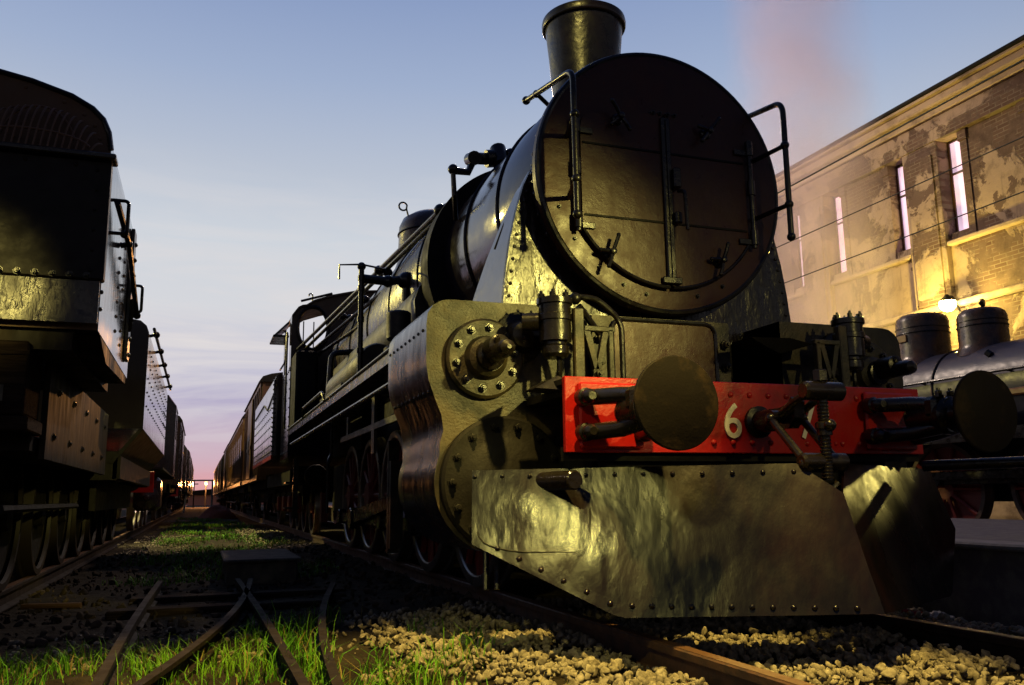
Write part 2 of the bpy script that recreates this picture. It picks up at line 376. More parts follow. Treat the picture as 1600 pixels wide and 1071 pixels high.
# ---- front plate and rim
m = MB(); m.lathe((XC, 4.77, ZB), (0, -1, 0), [(.905, 0), (.905, .05), (.895, .062), (.865, .066), (.80, .07), (.01, .07)], 96, cap=False)
fp = m.build('smokebox_front', door_rust, L)
m = MB(); m.torus((XC, 4.72, ZB), (0, 1, 0), .885, .022, 96, 8)
m.build('front_rim', black, fp)
bolts('flange_bolt', [((XC+.868*cos(a), 4.80, ZB+.868*sin(a)), (cos(a), 0, sin(a))) for a in [radians(178+i*6.8) for i in range(28)]], black, sb, .017, .022)
# ---- doors
def door(sgn):
    n = 24; r = .715; hw = .61; cz = ZB-.02; top = .40
    pts = [(sgn*.012, -r)]
    amax = math.asin(hw/r)
    for i in range(n+1):
        a = amax*i/n; pts.append((sgn*max(.012, r*sin(a)), -r*cos(a)))
    # up the hinge side, rounded shoulder, along the top
    pts += [(sgn*hw, top-.10), (sgn*(hw-.01), top-.05), (sgn*(hw-.05), top-.005), (sgn*(hw-.10), top+.01), (sgn*.012, top+.075)]
    pts = pts[1:]
    loop = [(XC+x, 4.70, cz+z) for x, z in pts]
    m = MB(); m.prism(loop, (0, -.03, 0))
    d = m.build('smokebox_door', door_rust, L)
    # raised straps across the leaf
    for z in (.195, -.285):
        m = MB(); m.box(XC+sgn*.03, XC+sgn*.60, 4.664, 4.672, cz+z-.008, cz+z+.008, .003); m.build('door_strap', blackdull, d)
    m = MB()   # edge bead along the curved foot
    bead = [(XC+x, 4.668, cz+z) for x, z in pts[:n+1]]
    m.tube(bead, .012, 8); m.build('edge_bead', black, d)
    m = MB()
    m.cyl((XC+sgn*.645, 4.655, cz+.36), (XC+sgn*.645, 4.655, cz-.40), .017, n=12)
    for z in (.30, .02, -.33): m.cyl((XC+sgn*.645, 4.655, cz+z-.05), (XC+sgn*.645, 4.655, cz+z+.05), .027, n=12)
    for z in (.27, -.36): m.box(XC+sgn*.53, XC+sgn*.645, 4.652, 4.668, cz+z-.02, cz+z+.02, .004)
    m.build('hinge', black, d)
    return d
door(-1); door(1)
# centre bar and latch
m = MB(); m.box(XC-.032, XC+.032, 4.645, 4.672, 2.0, 3.12, .008); m.box(XC-.006, XC+.006, 4.635, 4.65, 2.02, 3.1, .002)
m.box(XC-.07, XC+.07, 4.64, 4.66, 1.985, 2.03, .006)
for dx in (-.08, .08, .03, -.03): m.bolt((XC+dx, 4.69, 3.15), (0, -1, 0), .016, .03)
cb = m.build('door_bar', black, L)
m = MB(); m.box(XC+.02, XC+.075, 4.60, 4.665, 2.62, 2.76, .01); m.box(XC+.02, XC+.07, 4.60, 4.665, 2.38, 2.46, .01)
m.tube(rc([(XC+.05, 4.61, 2.60), (XC+.06, 4.55, 2.58), (XC+.065, 4.545, 2.32)], .03), .013, 10)
m.build('latch_handle', greasy, cb)
# door dogs
for (x, z, rot, up) in ((2.43, 3.06, 2.2, 1), (3.09, 3.05, .9, 1), (2.34, 2.15, 1.25, 0), (3.14, 2.16, 1.3, 0)):
    m = MB(); p = Vector((x, 4.665, z))
    m.lathe(p, (0, -1, 0), [(.040, 0), (.036, .012), (.022, .018), (.020, .08), (.010, .085)], 14)
    for a, q, yy in ((rot, .11, -.075), (rot+pi, .10, -.06), (rot+1.7, .07, -.03)):
        e = p+Vector((cos(a)*q, yy, sin(a)*q)); m.tube([p+Vector((0, -.055, 0)), (p+e)/2+Vector((0, -.034, 0)), e], .013, 8); m.ball(e, .015, 8, 6)
    m.build('door_clamp', black, L)
bolts('front_stud', [((XC+.80*cos(radians(a)), 4.70, ZB+.80*sin(radians(a))), (0, -1, 0)) for a in (199, 215, 232, 246, 258, 285, 300)], black, fp, .012, .016)
# ---- handrails on the smokebox front
for s in (-1, 1):
    x = XC+s*.76
    m = MB()
    top = 3.22 if s < 0 else 3.24
    pts = rc([(x+s*.0, 4.42, 2.30), (x+s*.005, 4.42, top), (x+s*.03, 5.15, top+.13)], .09, 8)
    m.tube(pts, .019, 12); m.ball(pts[0], .029); m.ball(pts[-1], .030)
    for z in (2.52, 2.93):
        m.ball((x, 4.42, z), .030); m.tube([(x, 4.42, z), (x-s*.07, 4.71, z-.02)], .016, 8)
    pm = Vector((x+s*.02, 4.98, top+.10)); m.ball(pm, .027); m.tube([pm, (XC+s*.66, 5.0, top+.02)], .015, 8)
    m.build('handrail', black, L)
# ---- chimney
m = MB(); m.lathe((XC, 5.86, 3.45), (0, 0, 1), [(.40, 0), (.34, .06), (.285, .14), (.262, .24), (.268, .40), (.29, .70), (.312, .93), (.316, .96), (.338, .975), (.344, 1.0), (.338, 1.03), (.31, 1.05), (.28, 1.05), (.27, .9), (.26, .6)], 48, cap=False)
ch = m.build('chimney', black, L)
m = MB(); m.torus((XC, 5.86, 4.42), (0, 0, 1), .330, .012, 48, 8); m.build('chimney_lip', black, ch)
# ---- boiler, bands, dome
BR = .96
m = MB(); m.lathe((XC, 7.22, ZB), (0, 1, 0), [(.86, 0), (BR-.01, 0), (BR, .015), (BR, 3.4), (BR, 6.9)], 96)
bo = m.build('boiler', gunmetal, L)
for yy in (7.6, 8.9, 10.2, 11.5, 12.8):
    m = MB(); m.torus((XC, yy, ZB), (0, 1, 0), BR+.003, .014, 80, 6); m.build('boiler_band', black, bo)
m = MB()      # lower shoulder casing below the boiler flank (lit bright by the yard lamp)
for s in (-1, 1):
    prof = [(XC+s*x, z) for x, z in ((.93, 2.62), (1.02, 2.52), (1.06, 2.40), (1.05, 2.25), (.98, 2.15), (.86, 2.08))]
    m.loft([(x, 7.3, z) for x, z in prof], [(x, 13.8, z) for x, z in prof])
    m.add([(x, 7.3, z) for x, z in prof], [tuple(range(len(prof)))])
m.build('firebox_shoulder', blackrough, L)
m = MB(); m.lathe((XC, 10.6, 3.5), (0, 0, 1), [(.60, 0), (.54, .08), (.50, .2), (.49, .52), (.485, .66), (.44, .76), (.33, .83), (.16, .86), (.02, .865)], 48)
dm = m.build('steam_dome', gunmetal, L)
m = MB(); m.torus((XC, 10.6, 4.06), (0, 0, 1), .495, .012, 48, 6); m.build('dome_band', black, dm)
m = MB(); cu = []
for i in range(22):
    a = i*.42; r = .035+.004*i*.4; cu.append((2.30+r*cos(a)*.9, 10.6, 4.45+r*sin(a)))
m.tube([(2.42, 10.6, 4.25), (2.38, 10.6, 4.40)]+[(2.335+.055*cos(radians(20+i*22)), 10.6, 4.43+.055*sin(radians(20+i*22))) for i in range(15)], .012, 8)
m.build('dome_hook', black, dm)
# dark annular bracket between smokebox and boiler
m = MB(); n = 40
for (r0, r1, y) in ((.86, .965, 7.0),):
    A = [(XC+r0*cos(radians(95+i*110/n)), y, ZB+r0*sin(radians(95+i*110/n))) for i in range(n+1)]
    B = [(XC+(r1+.07*i/n)*cos(radians(95+i*110/n)), y, ZB+(r1+.07*i/n)*sin(radians(95+i*110/n))) for i in range(n+1)]
    Cc = [(p[0], y+.24, p[2]) for p in B]; D = [(p[0], y+.24, p[2]) for p in A]
    m.loft(A, B); m.loft(B, Cc); m.loft(Cc, D); m.loft(D, A); m.add([A[0], B[0], Cc[0], D[0]], [(0, 1, 2, 3)]); m.add([A[-1], B[-1], Cc[-1], D[-1]], [(0, 1, 2, 3)])
m.build('boiler_bracket', blackdull, L)
# ---- the saddle fairing under the smokebox
prof = [(-.86, 2.76), (-.925, 2.62), (-.975, 2.45), (-1.02, 2.25), (-1.05, 2.05), (-1.07, 1.85), (-1.08, 1.66)]
def fair(s): return [(XC+s*-x if s > 0 else XC+x, z) for x, z in prof]
def sub(pr, k=5):
    out = []
    for (a, b) in zip(pr[:-1], pr[1:]):
        for i in range(k): out.append((a[0]+(b[0]-a[0])*i/k, a[1]+(b[1]-a[1])*i/k))
    return out+[pr[-1]]
lp = sub([(XC+x, z) for x, z in prof]); rp = sub([(2*XC-(XC+x), z) for x, z in prof])
m = MB()
front = [(x, 4.88, z) for x, z in lp]+[(x, 4.88, z) for x, z in reversed(rp)]
m.prism(front, (0, .04, 0))
for pr in (lp, rp):
    s = 1 if pr is lp else -1
    for i in range(2, len(pr), 2): m.rivet((pr[i][0]+s*.035, 4.88, pr[i][1]), (0, -1, 0), .013)
for i in range(14): m.rivet((XC-.95+i*.145, 4.88, 1.72), (0, -1, 0), .013)
sf = m.build('saddle_front', blackdent, L)
for pr in (lp, rp):
    m = MB(); A = [(x, 4.882, z) for x, z in pr]; B = [(x+(.0 if pr is lp else 0), 4.90+(2.78-z)*.86, z) for x, z in pr]
    m.loft(A, B); m.build('saddle_side', boiler_side, L)
# a seam strap on the left fairing side
m = MB(); m.tube([(1.86, 5.06, 2.58), (1.80, 5.12, 2.42), (1.765, 5.2, 2.28)], .006, 6); m.build('seam', blackdull, L)
# ---- main frame, stays and the dark belly
m = MB()
for s in (-1, 1): m.box(XC+s*.62, XC+s*.59, 3.94, 15.2, .45, 1.20)
m.box(XC-.6, XC+.6, 4.2, 15, 1.05, 1.2); m.box(XC-.58, XC+.58, 4.9, 6.2, .5, 1.72)
m.box(XC-.8, XC+.8, 11.4, 14, 1.3, 2.3); m.box(XC-.55, XC+.55, 7, 11.4, 1.2, 1.95)
m.build('frame', blackdull, L)
# ---- cylinder blocks
def block(s):
    X = lambda x: x if s < 0 else 2*XC-x
    ol = [(2.10, 1.75), (1.27, 1.75), (1.215, 1.742), (1.165, 1.712), (1.135, 1.665), (1.128, 1.60), (1.128, 1.38), (1.140, 1.30), (1.175, 1.20), (1.215, 1.10), (1.225, 1.02), (1.205, .95)]
    ol += [(1.56+.385*cos(radians(a)), .74+.385*sin(radians(a))) for a in range(158, 272, 8)]
    ol += [(2.10, .36)]
    m = MB(); loop = [(X(x), 4.5, z) for x, z in ol]
    # front face
    m.add(loop, [tuple(range(len(loop)))])
    fb = m.build('cylinder_front', blackrough, L)
    m = MB(); back = [(x, 5.52 if z > 1.0 else 5.40, z) for x, y, z in loop]
    m.loft(loop, back); m.add(back, [tuple(range(len(back)))])
    for i in range(9):
        for zz in (1.58, 1.235): m.rivet((X(1.128 if zz > 1.4 else 1.162), 4.58+i*.11, zz), (-1 if s < 0 else 1, 0, 0), .011)
    m.build('cylinder_cladding', side_sheen, L)
    # upper (piston valve) cover with its tail rod
    c = Vector((X(1.455), 4.5, 1.42))
    m = MB(); m.lathe(c, (0, -1, 0), [(.225, 0), (.225, .035), (.21, .05), (.125, .05), (.12, .062), (.11, .10), (.085, .12), (.0001, .12)], 48)
    vc = m.build('valve_cover', blackrough, L)
    bolts('cover_bolt', [(c+Vector((.172*cos(2*pi*(i+.3)/10), -.05, .172*sin(2*pi*(i+.3)/10))), (0, -1, 0)) for i in range(10)], black, vc, .020, .026)
    m = MB(); m.lathe(c+Vector((0, -.10, 0)), (0, -1, 0), [(.085, 0), (.078, .05), (.05, .06), (.048, .28), (.040, .315), (.012, .34)], 24)
    m.lathe(c+Vector((0, -.17, .03)), (0, -1, 0), [(.062, 0), (.060, .12), (.03, .135)], 20)
    m.bolt(c+Vector((-.02, -.30, .05)), (0, -.3, 1), .015, .02)
    m.build('valve_tail_rod', greasy, L)
    # lower main cylinder cover
    c = Vector((X(1.56), 4.5, .74))
    m = MB(); m.lathe(c, (0, -1, 0), [(.36, 0), (.36, .05), (.345, .065), (.25, .07), (.22, .09), (.12, .12), (.0001, .13)], 48)
    cc = m.build('cylinder_cover', blackdull, L)  # darker black stands in for the shade over this cover
    bolts('cover_bolt', [(c+Vector((.305*cos(2*pi*i/14), -.067, .305*sin(2*pi*i/14))), (0, -1, 0)) for i in range(14)], blackdull, cc, .020, .026)
    # drain pipes under the cover
    m = MB()
    for dx in (.1, .16): m.tube(rc([(X(1.56-dx), 4.42, .45), (X(1.56-dx), 4.30, .40), (X(1.56-dx-.02), 4.25, .20)], .05), .016, 8)
    m.build('drain_pipe', black, L)
    # lubricator pot with flanges
    x0 = X(1.785)
    m = MB(); m.lathe((x0, 4.24, 1.40), (0, 0, 1), [(.06, 0), (.075, .02), (.075, .06), (.062, .07), (.062, .085), (.088, .09), (.088, .20), (.096, .205), (.096, .235), (.088, .24), (.088, .29), (.10, .295), (.10, .325), (.09, .33), (.01, .335)], 32)
    for i in range(6):
        a = 2*pi*i/6; m.bolt((x0+.078*cos(a), 4.24+.078*sin(a), 1.725), (0, 0, 1), .016, .03)
    m.cyl((x0, 4.30, 1.52), (x0, 4.52, 1.52), .045, n=16); m.cyl((X(1.70), 4.26, 1.60), (X(1.62), 4.30, 1.60), .05, n=16)
    m.tube(rc([(x0+.02, 4.24, 1.40), (x0+.02, 4.24, 1.30), (x0+.06, 4.3, 1.26)], .04), .014, 8)
    m.lathe((X(1.665), 4.49, 1.55), (0, -1, 0), [(.15, 0), (.145, .02), (.10, .03), (.07, .10), (.03, .12)], 28)
    m.build('lubricator', greasy, L)
block(-1); block(1)
# cylinder drain cocks / small brackets seen beside the left lower cover
m = MB()
for z in (.88, .74, .6): m.ball((1.98, 4.38, z), .022); m.cyl((1.98, 4.38, z), (1.93, 4.5, z), .012, n=8)
m.build('drain_cock', greasy, L)
# ---- front deck gear: lamp irons (V brackets), steam pipes, central cover
m = MB(); m.box(1.70, 3.86, 3.89, 4.48, 1.16, 1.20)
m.build('front_deck', blackdull, L)
for s in (-1, 1):
    X = lambda x: x if s < 0 else 2*XC-x
    m = MB()
    m.box(X(1.865), X(1.925), 4.16, 4.20, 1.22, 1.67, .006)
    m.box(X(1.925), X(2.11), 4.16, 4.20, 1.545, 1.575, .004)
    for a, b in (((1.94, 1.56), (1.995, 1.34)), ((2.06, 1.56), (2.005, 1.34))):
        m.prism([(X(a[0]-.018), 4.165, a[1]), (X(a[0]+.018), 4.165, a[1]), (X(b[0]+.014), 4.165, b[1]), (X(b[0]-.014), 4.165, b[1])], (0, .03, 0))
    m.box(X(2.07), X(2.10), 4.16, 4.2, 1.22, 1.56, .004)
    m.bolt((X(2.0), 4.165, 1.31), (0, -1, 0), .02, .03)
    m.build('lamp_bracket', blackrough, L)
# bent pipe beside the left bracket
m = MB(); m.tube(rc([(1.93, 4.32, 1.77), (1.90, 4.2, 1.74), (2.02, 4.2, 1.74), (2.17, 4.2, 1.62), (2.17, 4.2, 1.22)], .07), .017, 10); m.ball((1.90, 4.22, 1.735), .035)
m.build('steam_pipe', black, L)
m = MB(); m.tube([(1.93, 4.24, 1.70), (2.08, 4.30, 1.56)], .02, 8); m.build('pipe_stay', black, L)
# central front cover plate, rounded corners and beaded edge
lo = rc([(2.22, 4.42, 1.22), (2.22, 4.42, 1.68), (2.92, 4.42, 1.68), (2.92, 4.42, 1.22)], .08)
m = MB(); m.prism(lo, (0, .30, 0)); cc = m.build('front_cover', door_rust, L)
m = MB(); m.tube(lo, .014, 8); m.build('cover_bead', black, cc)
m = MB()
for z in (1.28, 1.42, 1.56):
    for x in (2.14, 2.99): m.bolt((x, 4.42, z), (0, -1, 0), .022, .03)
m.box(2.10, 3.03, 4.436, 4.47, 1.22, 1.70); m.build('cover_frame', blackrough, L)
m = MB(); m.prism([(2.95, 4.10, 1.55), (3.30, 4.2, 1.58), (3.55, 4.3, 1.57), (3.3, 4.3, 1.50), (3.05, 4.1, 1.50)], (0, .2, 0)); m.build('right_step', blackdull, L)
m = MB(); m.prism([(1.58, 4.02, 1.205), (1.72, 3.93, 1.185), (1.72, 3.93, 1.24), (1.70, 4.02, 1.27)], (0, .18, 0)); m.build('beam_gusset', black, L)
# ---- buffer beam
m = MB(); m.box(1.665, 3.895, 3.85, 3.885, .87, 1.245, .004)
for i in range(11):
    x = 2.50+i*.118
    for z in (1.178, .925): m.rivet((x, 3.85, z), (0, -1, 0), .017)
for x in (1.80, 2.32, 3.28, 3.44, 3.80):
    for z in (1.185, .925): m.rivet((x, 3.85, z), (0, -1, 0), .014)
bb = m.build('buffer_beam', red, L)
m = MB(); m.box(1.67, 3.89, 3.887, 3.93, .83, .90); m.box(1.67, 3.89, 3.887, 4.0, 1.21, 1.238); m.build('beam_angle', blackdull, L)
# numbers
def digit(ch, x, z, hgt, nm='number', wd=.92):
    cu = bpy.data.curves.new('num', 'FONT'); cu.body = ch; cu.extrude = .012; cu.offset = .004; cu.size = 1; cu.resolution_u = 6
    to = bpy.data.objects.new('num', cu); C.objects.link(to); bpy.context.view_layer.update()
    me = bpy.data.meshes.new_from_object(to.evaluated_get(bpy.context.evaluated_depsgraph_get()))
    bpy.data.objects.remove(to)
    ys = [v.co.y for v in me.vertices]; xs = [v.co.x for v in me.vertices]; k = hgt/(max(ys)-min(ys))
    kx = k*wd
    for v in me.vertices:
        v.co = Vector((x+(v.co.x-min(xs))*kx, 3.8445-v.co.z*.35, z+(v.co.y-min(ys))*k))
    me.materials.clear(); me.materials.append(white); me.name = nm
    o = bpy.data.objects.new(nm, me); C.objects.link(o); o.parent = bb; return o
digit('6', 2.568, .948, .185); digit('7', 3.04, .948, .185); digit('3', 3.165, .948, .185, wd=.8)
# ---- buffers
for s in (-1, 1):
    x = XC+s*.875
    m = MB()
    # the drawn-out rams: two long bars from base plate lugs to the plunger socket
    m.box(x-.175, x+.175, 3.82, 3.848, .89, 1.215, .01)
    bf = m.build('buffer', red, L)
    for dz in (.085, -.085):
        m = MB(); xx = x-.16*1.0
        m.lathe((xx, 3.82, 1.05+dz), (0, -1, 0), [(.045, 0), (.045, .05), (.036, .06), (.034, .10), (.02, .12)], 16)
        m.tube([(xx+.02, 3.79, 1.05+dz), (x-.05, 3.62, 1.05+dz*.92), (x-.02, 3.40, 1.05+dz*.6)], .040, 12)
        m.tube([(x+.16, 3.82, 1.05+dz), (x+.12, 3.62, 1.05+dz*.9), (x+.05, 3.40, 1.05+dz*.6)], .040, 12)
        m.lathe((x+.16, 3.82, 1.05+dz), (0, -1, 0), [(.045, 0), (.045, .05), (.034, .07), (.02, .10)], 16)
        m.build('buffer_bar', black, bf)
    m = MB(); m.lathe((x, 3.66, 1.05), (0, -1, 0), [(.07, 0), (.085, .04), (.088, .20), (.10, .21), (.10, .25), (.075, .27), (.06, .28), (.055, .44)], 28)
    m.box(x-.10, x+.10, 3.42, 3.50, 1.04, 1.15, .02); m.bolt((x-.04, 3.44, 1.15), (0, 0, 1), .02, .03); m.bolt((x+.04, 3.44, 1.15), (0, 0, 1), .02, .03)
    m.build('buffer_plunger', greasy, bf)
    m = MB(); Rr = .9
    prof = [(.06, .0), (.10, .012), (.198, .028), (.205, .034), (.205, .044), (.200, .050)]
    prof += [(.19*(1-i/8)+.0005, .052+(.19**2-(.19*(1-i/8))**2)/(2*.75)) for i in range(9)]
    m.lathe((x, 3.24, 1.05), (0, -1, 0), prof, 56)
    m.build('buffer_disc', buffer_m, bf)
# ---- draw hook and screw coupling
cp = MB(); cp.lathe((XC, 3.85, 1.035), (0, -1, 0), [(.085, 0), (.085, .02), (.060, .03), (.058, .16), (.05, .18)], 20)
cp.prism([(XC-.03, 3.72, 1.085), (XC-.03, 3.62, 1.09), (XC-.03, 3.56, 1.10), (XC-.03, 3.53, 1.135), (XC-.03, 3.50, 1.11), (XC-.03, 3.51, 1.03), (XC-.03, 3.56, .98), (XC-.03, 3.72, .985)], (.06, 0, 0))
cpo = cp.build('draw_hook', greasy, L)
P0 = Vector((XC, 3.61, 1.04)); PT = Vector((XC, 3.33, 1.14)); PBt = Vector((XC, 3.36, .815))
m = MB()
for dx in (-.055, .055):
    a = P0+Vector((dx, 0, 0)); b = PT+Vector((dx*1.1, 0, 0))
    m.tube([a, (a+b)/2+Vector((0, 0, .012)), b], .019, 10); m.ball(a, .031); m.ball(b, .040)
m.cyl(P0+Vector((-.10, 0, 0)), P0+Vector((.10, 0, 0)), .034, n=14)
m.cyl(PT+Vector((-.115, 0, 0)), PT+Vector((.115, 0, 0)), .046, n=18, b=.012)
m.build('upper_link', greasy, L)
m = MB()
for dx in (-.095, .095):
    a = P0+Vector((dx, 0, -.01)); b = PBt+Vector((dx, 0, -.02))
    m.tube([a, (a+b)/2, b], .020, 10); m.ball(a, .030); m.ball(b, .042)
m.cyl(PBt+Vector((-.13, 0, -.01)), PBt+Vector((.13, 0, -.01)), .044, n=18, b=.012)
m.build('lower_link', greasy, L)
m = MB(); m.cyl((XC, 3.335, .72), (XC, 3.335, 1.235), .024, n=14)
for i in range(30):
    z = .73+i*.016
    if .93 > z or z > 1.0: m.torus((XC, 3.335, z), (0, 0, 1), .024, .0045, 14, 5)
m.cyl((XC, 3.335, 1.185), (XC, 3.335, 1.245), .036, n=6, b=.006); m.cyl((XC, 3.335, .955), (XC, 3.335, .995), .042, n=12, b=.008); m.ball((XC, 3.295, .975), .03)
m.cyl((XC, 3.335, .93), (XC, 3.335, .965), .036, n=12)
m.build('coupling_screw', greasy, L)
m = MB(); m.tube(rc([(XC-.05, 3.36, .80), (XC-.14, 3.38, .74), (XC-.14, 3.40, .66), (XC-.05, 3.36, .64), (XC+.06, 3.34, .70)], .05), .022, 8); m.build('coupling_shackle', greasy, L)
# ---- snow plough
def plough_y(x, z):
    """left panel plane; mirrored for the right wing"""
    return 3.04+.60*abs(x-XC)+.40*(z-.149)
def panel(poly, mirror=False, nx=26, nz=16):
    """dented sheet filling a polygon in (x, z)"""
    bm = bmesh.new(); vs = [bm.verts.new((x, 0, z)) for x, z in poly]; bm.faces.new(vs)
    for k in range(1, nx): bmesh.ops.bisect_plane(bm, geom=bm.verts[:]+bm.edges[:]+bm.faces[:], plane_co=(min(p[0] for p in poly)+(max(p[0] for p in poly)-min(p[0] for p in poly))*k/nx, 0, 0), plane_no=(1, 0, 0))
    for k in range(1, nz): bmesh.ops.bisect_plane(bm, geom=bm.verts[:]+bm.edges[:]+bm.faces[:], plane_co=(0, 0, .05+.8*k/nz), plane_no=(0, 0, 1))
    bm.verts.ensure_lookup_table()
    v = []; f = []
    for vt in bm.verts:
        x, z = vt.co.x, vt.co.z
        y = plough_y(x, z)+.010*mnoise.noise(Vector((x*3.1, z*4.3, 1.7)))+.016*max(0, .42-z)*2*mnoise.noise(Vector((x*7, z*2.2, 9)))
        v.append((2*XC-x if mirror else x, y, z))
    for fc in bm.faces: f.append(tuple(q.index for q in fc.verts))
    bm.free(); return v, f
polyL = [(1.295, .795), (1.255, .435), (1.785, .13), (1.83, .118), (XC, .149), (XC, .66), (2.64, .80)]
for mirror in (False, True):
    v, f = panel(polyL, mirror)
    n = len(v); off = (.0, .014, 0)
    m = MB(); m.add(v, f); m.add([(x, y+.014, z) for x, y, z in v], [tuple(reversed(q)) for q in f])
    if not mirror: pbl = m
    else: m.build('plough_blade', blackplow, L, smooth=50, recalc=False)
m = pbl
for i in range(6):
    t = i/5; x = 1.34+.42*t; z = .40-.24*t; m.rivet((x+.02, plough_y(x, z)-.004, z+.015), (-.33, -1, -.3), .016)
for i in range(12): x = 1.86+i*.075; m.rivet((x, plough_y(x, .17)-.006, .17), (-.33, -1, -.3), .013)
for i in range(12): x = 1.3+i*.12; m.rivet((x, plough_y(x, .76)-.004, .76), (-.33, -1, -.3), .012)
m.build('plough_blade', blackplow, L, smooth=50, recalc=False)
# patch plate on the left of the blade
lo = rc([Vector((1.30, 0, .78)), Vector((1.275, 0, .445)), Vector((1.42, 0, .40)), Vector((1.74, 0, .40)), Vector((1.77, 0, .60))], .07)
m = MB(); m.tube([(p.x, plough_y(p.x, p.z)-.003, p.z) for p in lo[2:]], .004, 6); m.build('patch_edge', blackdull, L)
m = MB(); y0 = plough_y(1.56, .72)
m.cyl((1.60, y0+.06, .735), (1.66, y0-.26, .735), .046, n=20, b=.006); m.build('heating_pipe', greasy, L)
m = MB(); m.cyl((3.78, 3.75, .80), (4.05, 3.18, .805), .03, n=14); m.build('heating_pipe', black, L)
m = MB(); m.box(XC-.9, XC+.9, 3.95, 4.02, .55, .84); m.box(XC-.9, XC+.9, 3.93, 4.4, .78, .86); m.build('plough_stay', blackdull, L)
# ---- running boards, with valance and hand loop
for s in (-1, 1):
    X = lambda x: x if s < 0 else 2*XC-x
    m = MB(); m.box(X(1.26), X(1.95), 5.53, 14.0, 1.715, 1.74, .004); m.box(X(1.262), X(1.275), 5.53, 14.0, 1.64, 1.714)
    m.tube([(X(1.262), 5.53, 1.735), (X(1.262), 14, 1.735)], .016, 8)
    m.build('running_board', black, L)
    m = MB(); m.tube([(X(1.30), 5.6, 1.50), (X(1.30), 13.8, 1.50)], .020, 8); m.build('sand_pipe', greasy, L)
m = MB(); m.tube(rc([(1.25, 9.6, 1.73), (1.235, 9.7, 1.84), (1.235, 11.6, 1.84), (1.25, 11.7, 1.73)], .08), .018, 8); m.build('step_rail', black, L)
# ---- pipes along the flank, on stanchions
m = MB()
for (a, b) in (((1.93, 7.2, 3.22), (1.36, 13.98, 3.02)), ((2.00, 7.25, 3.24), (1.47, 13.98, 3.02)), ((2.02, 8.0, 3.04), (1.60, 13.98, 3.02)), ((1.98, 7.6, 2.72), (1.72, 13.98, 2.98))):
    m.tube([a, ((a[0]*.5+b[0]*.5), (a[1]+b[1])/2, (a[2]+b[2])/2), b], .026, 10)
    m.ball(a, .05)
m.build('control_rod', black, L)
m = MB()
for y in (9.2, 10.6, 11.8):
    m.ball((1.76, y, 3.16), .055); m.ball((1.86, y, 3.14), .055)
m.build('rod_clamp', black, L)
m = MB(); m.tube([(1.93, 7.2, 3.22), (1.95, 7.22, 2.98), (2.15, 7.2, 2.72)], .03, 8); m.tube([(1.94, 7.2, 2.98), (2.20, 6.9, 2.62), (2.26, 6.8, 2.5)], .032, 8); m.ball((1.93, 7.2, 3.22), .062); m.ball((2.02, 7.25, 3.25), .07)
m.build('rod_bracket', black, L)
m = MB(); m.tube([(1.36, 8.0, 2.74), (1.62, 8.0, 2.73), (1.98, 8.0, 2.80)], .045, 10); m.ball((1.8, 8.0, 2.75), .09, 10, 8); m.ball((1.62, 8, 2.73), .06); m.cyl((1.8, 8, 2.55), (1.8, 8, 2.75), .04, n=10)
m.build('rod_crosspiece', black, L)
m = MB(); m.cyl((1.35, 7.93, 1.74), (1.35, 7.93, 2.82), .026, n=12); m.ball((1.35, 7.93, 2.84), .042)
for z in (2.0, 2.3, 2.6, 2.7): m.cyl((1.35, 7.93, z), (1.35, 7.93, z+.05), .034, n=12)
m.tube([(1.14, 7.93, 2.70), (1.14, 7.93, 2.84), (1.35, 7.93, 2.86), (1.58, 7.93, 2.83)], .010, 6)
m.build('stanchion', greasy, L)
m = MB(); m.tube(rc([(2.02, 11.3, 2.6), (1.55, 11.3, 2.55), (1.52, 11.3, 1.95), (1.52, 11.3, 1.76)], .1), .04, 10); m.build('injector_pipe', black, L)
m = MB(); m.tube([(2.26, 6.7, 1.78), (2.20, 6.7, 2.55)], .03, 10); m.build('red_pipe', redframe, L)
# valve gear on top of the smokebox
m = MB(); a = Vector((2.40, 6.55, 3.50))
m.tube([a, (2.16, 6.5, 3.47), (2.02, 6.5, 3.46)], .050, 10); m.cyl((2.26, 6.45, 3.40), (2.26, 6.55, 3.60), .07, n=14, b=.01); m.ball((2.36, 6.5, 3.54), .05)
m.cyl((2.02, 6.44, 3.44), (2.02, 6.56, 3.47), .06, n=12); m.tube([(2.03, 6.5, 3.45), (1.98, 6.5, 3.33), (1.86, 6.5, 3.33)], .032, 8); m.ball((1.85, 6.5, 3.34), .045)
m.tube([(1.85, 6.5, 3.33), (1.86, 6.5, 3.12), (1.93, 6.7, 2.98)], .022, 8); m.cyl((2.14, 6.5, 3.47), (2.2, 6.5, 3.48), .075, n=12); m.ball((2.52, 6.5, 3.56), .045)
m.build('regulator_valve', greasy, L)
m = MB(); m.box(2.14, 2.24, 6.9, 7.12, 2.25, 2.62, .02); m.ball((2.12, 6.9, 2.52), .05); m.ball((2.07, 6.95, 2.44), .045); m.cyl((2.1, 6.9, 2.3), (2.1, 6.9, 2.56), .035, n=10)
m.build('check_valve', black, L)
# tank / pump group on the running board
m = MB(); m.lathe((1.62, 8.4, 1.98), (0, 1, 0), [(.20, 0), (.215, .03), (.215, 2.3), (.2, 2.33)], 28); m.build('air_reservoir', blackrough, L)
m = MB(); m.box(1.40, 1.8, 9.4, 11.2, 1.75, 1.93, .02); m.build('battery_box', blackrough, L)
m = MB(); m.cyl((1.60, 7.4, 1.742), (1.60, 7.4, 1.98), .13, n=20, b=.015); m.cyl((1.60, 7.4, 1.98), (1.60, 7.4, 2.04), .06, n=14); m.cyl((1.60, 7.4, 2.04), (1.60, 7.4, 2.30), .11, n=20, b=.015); m.build('air_pump', blackrough, L)
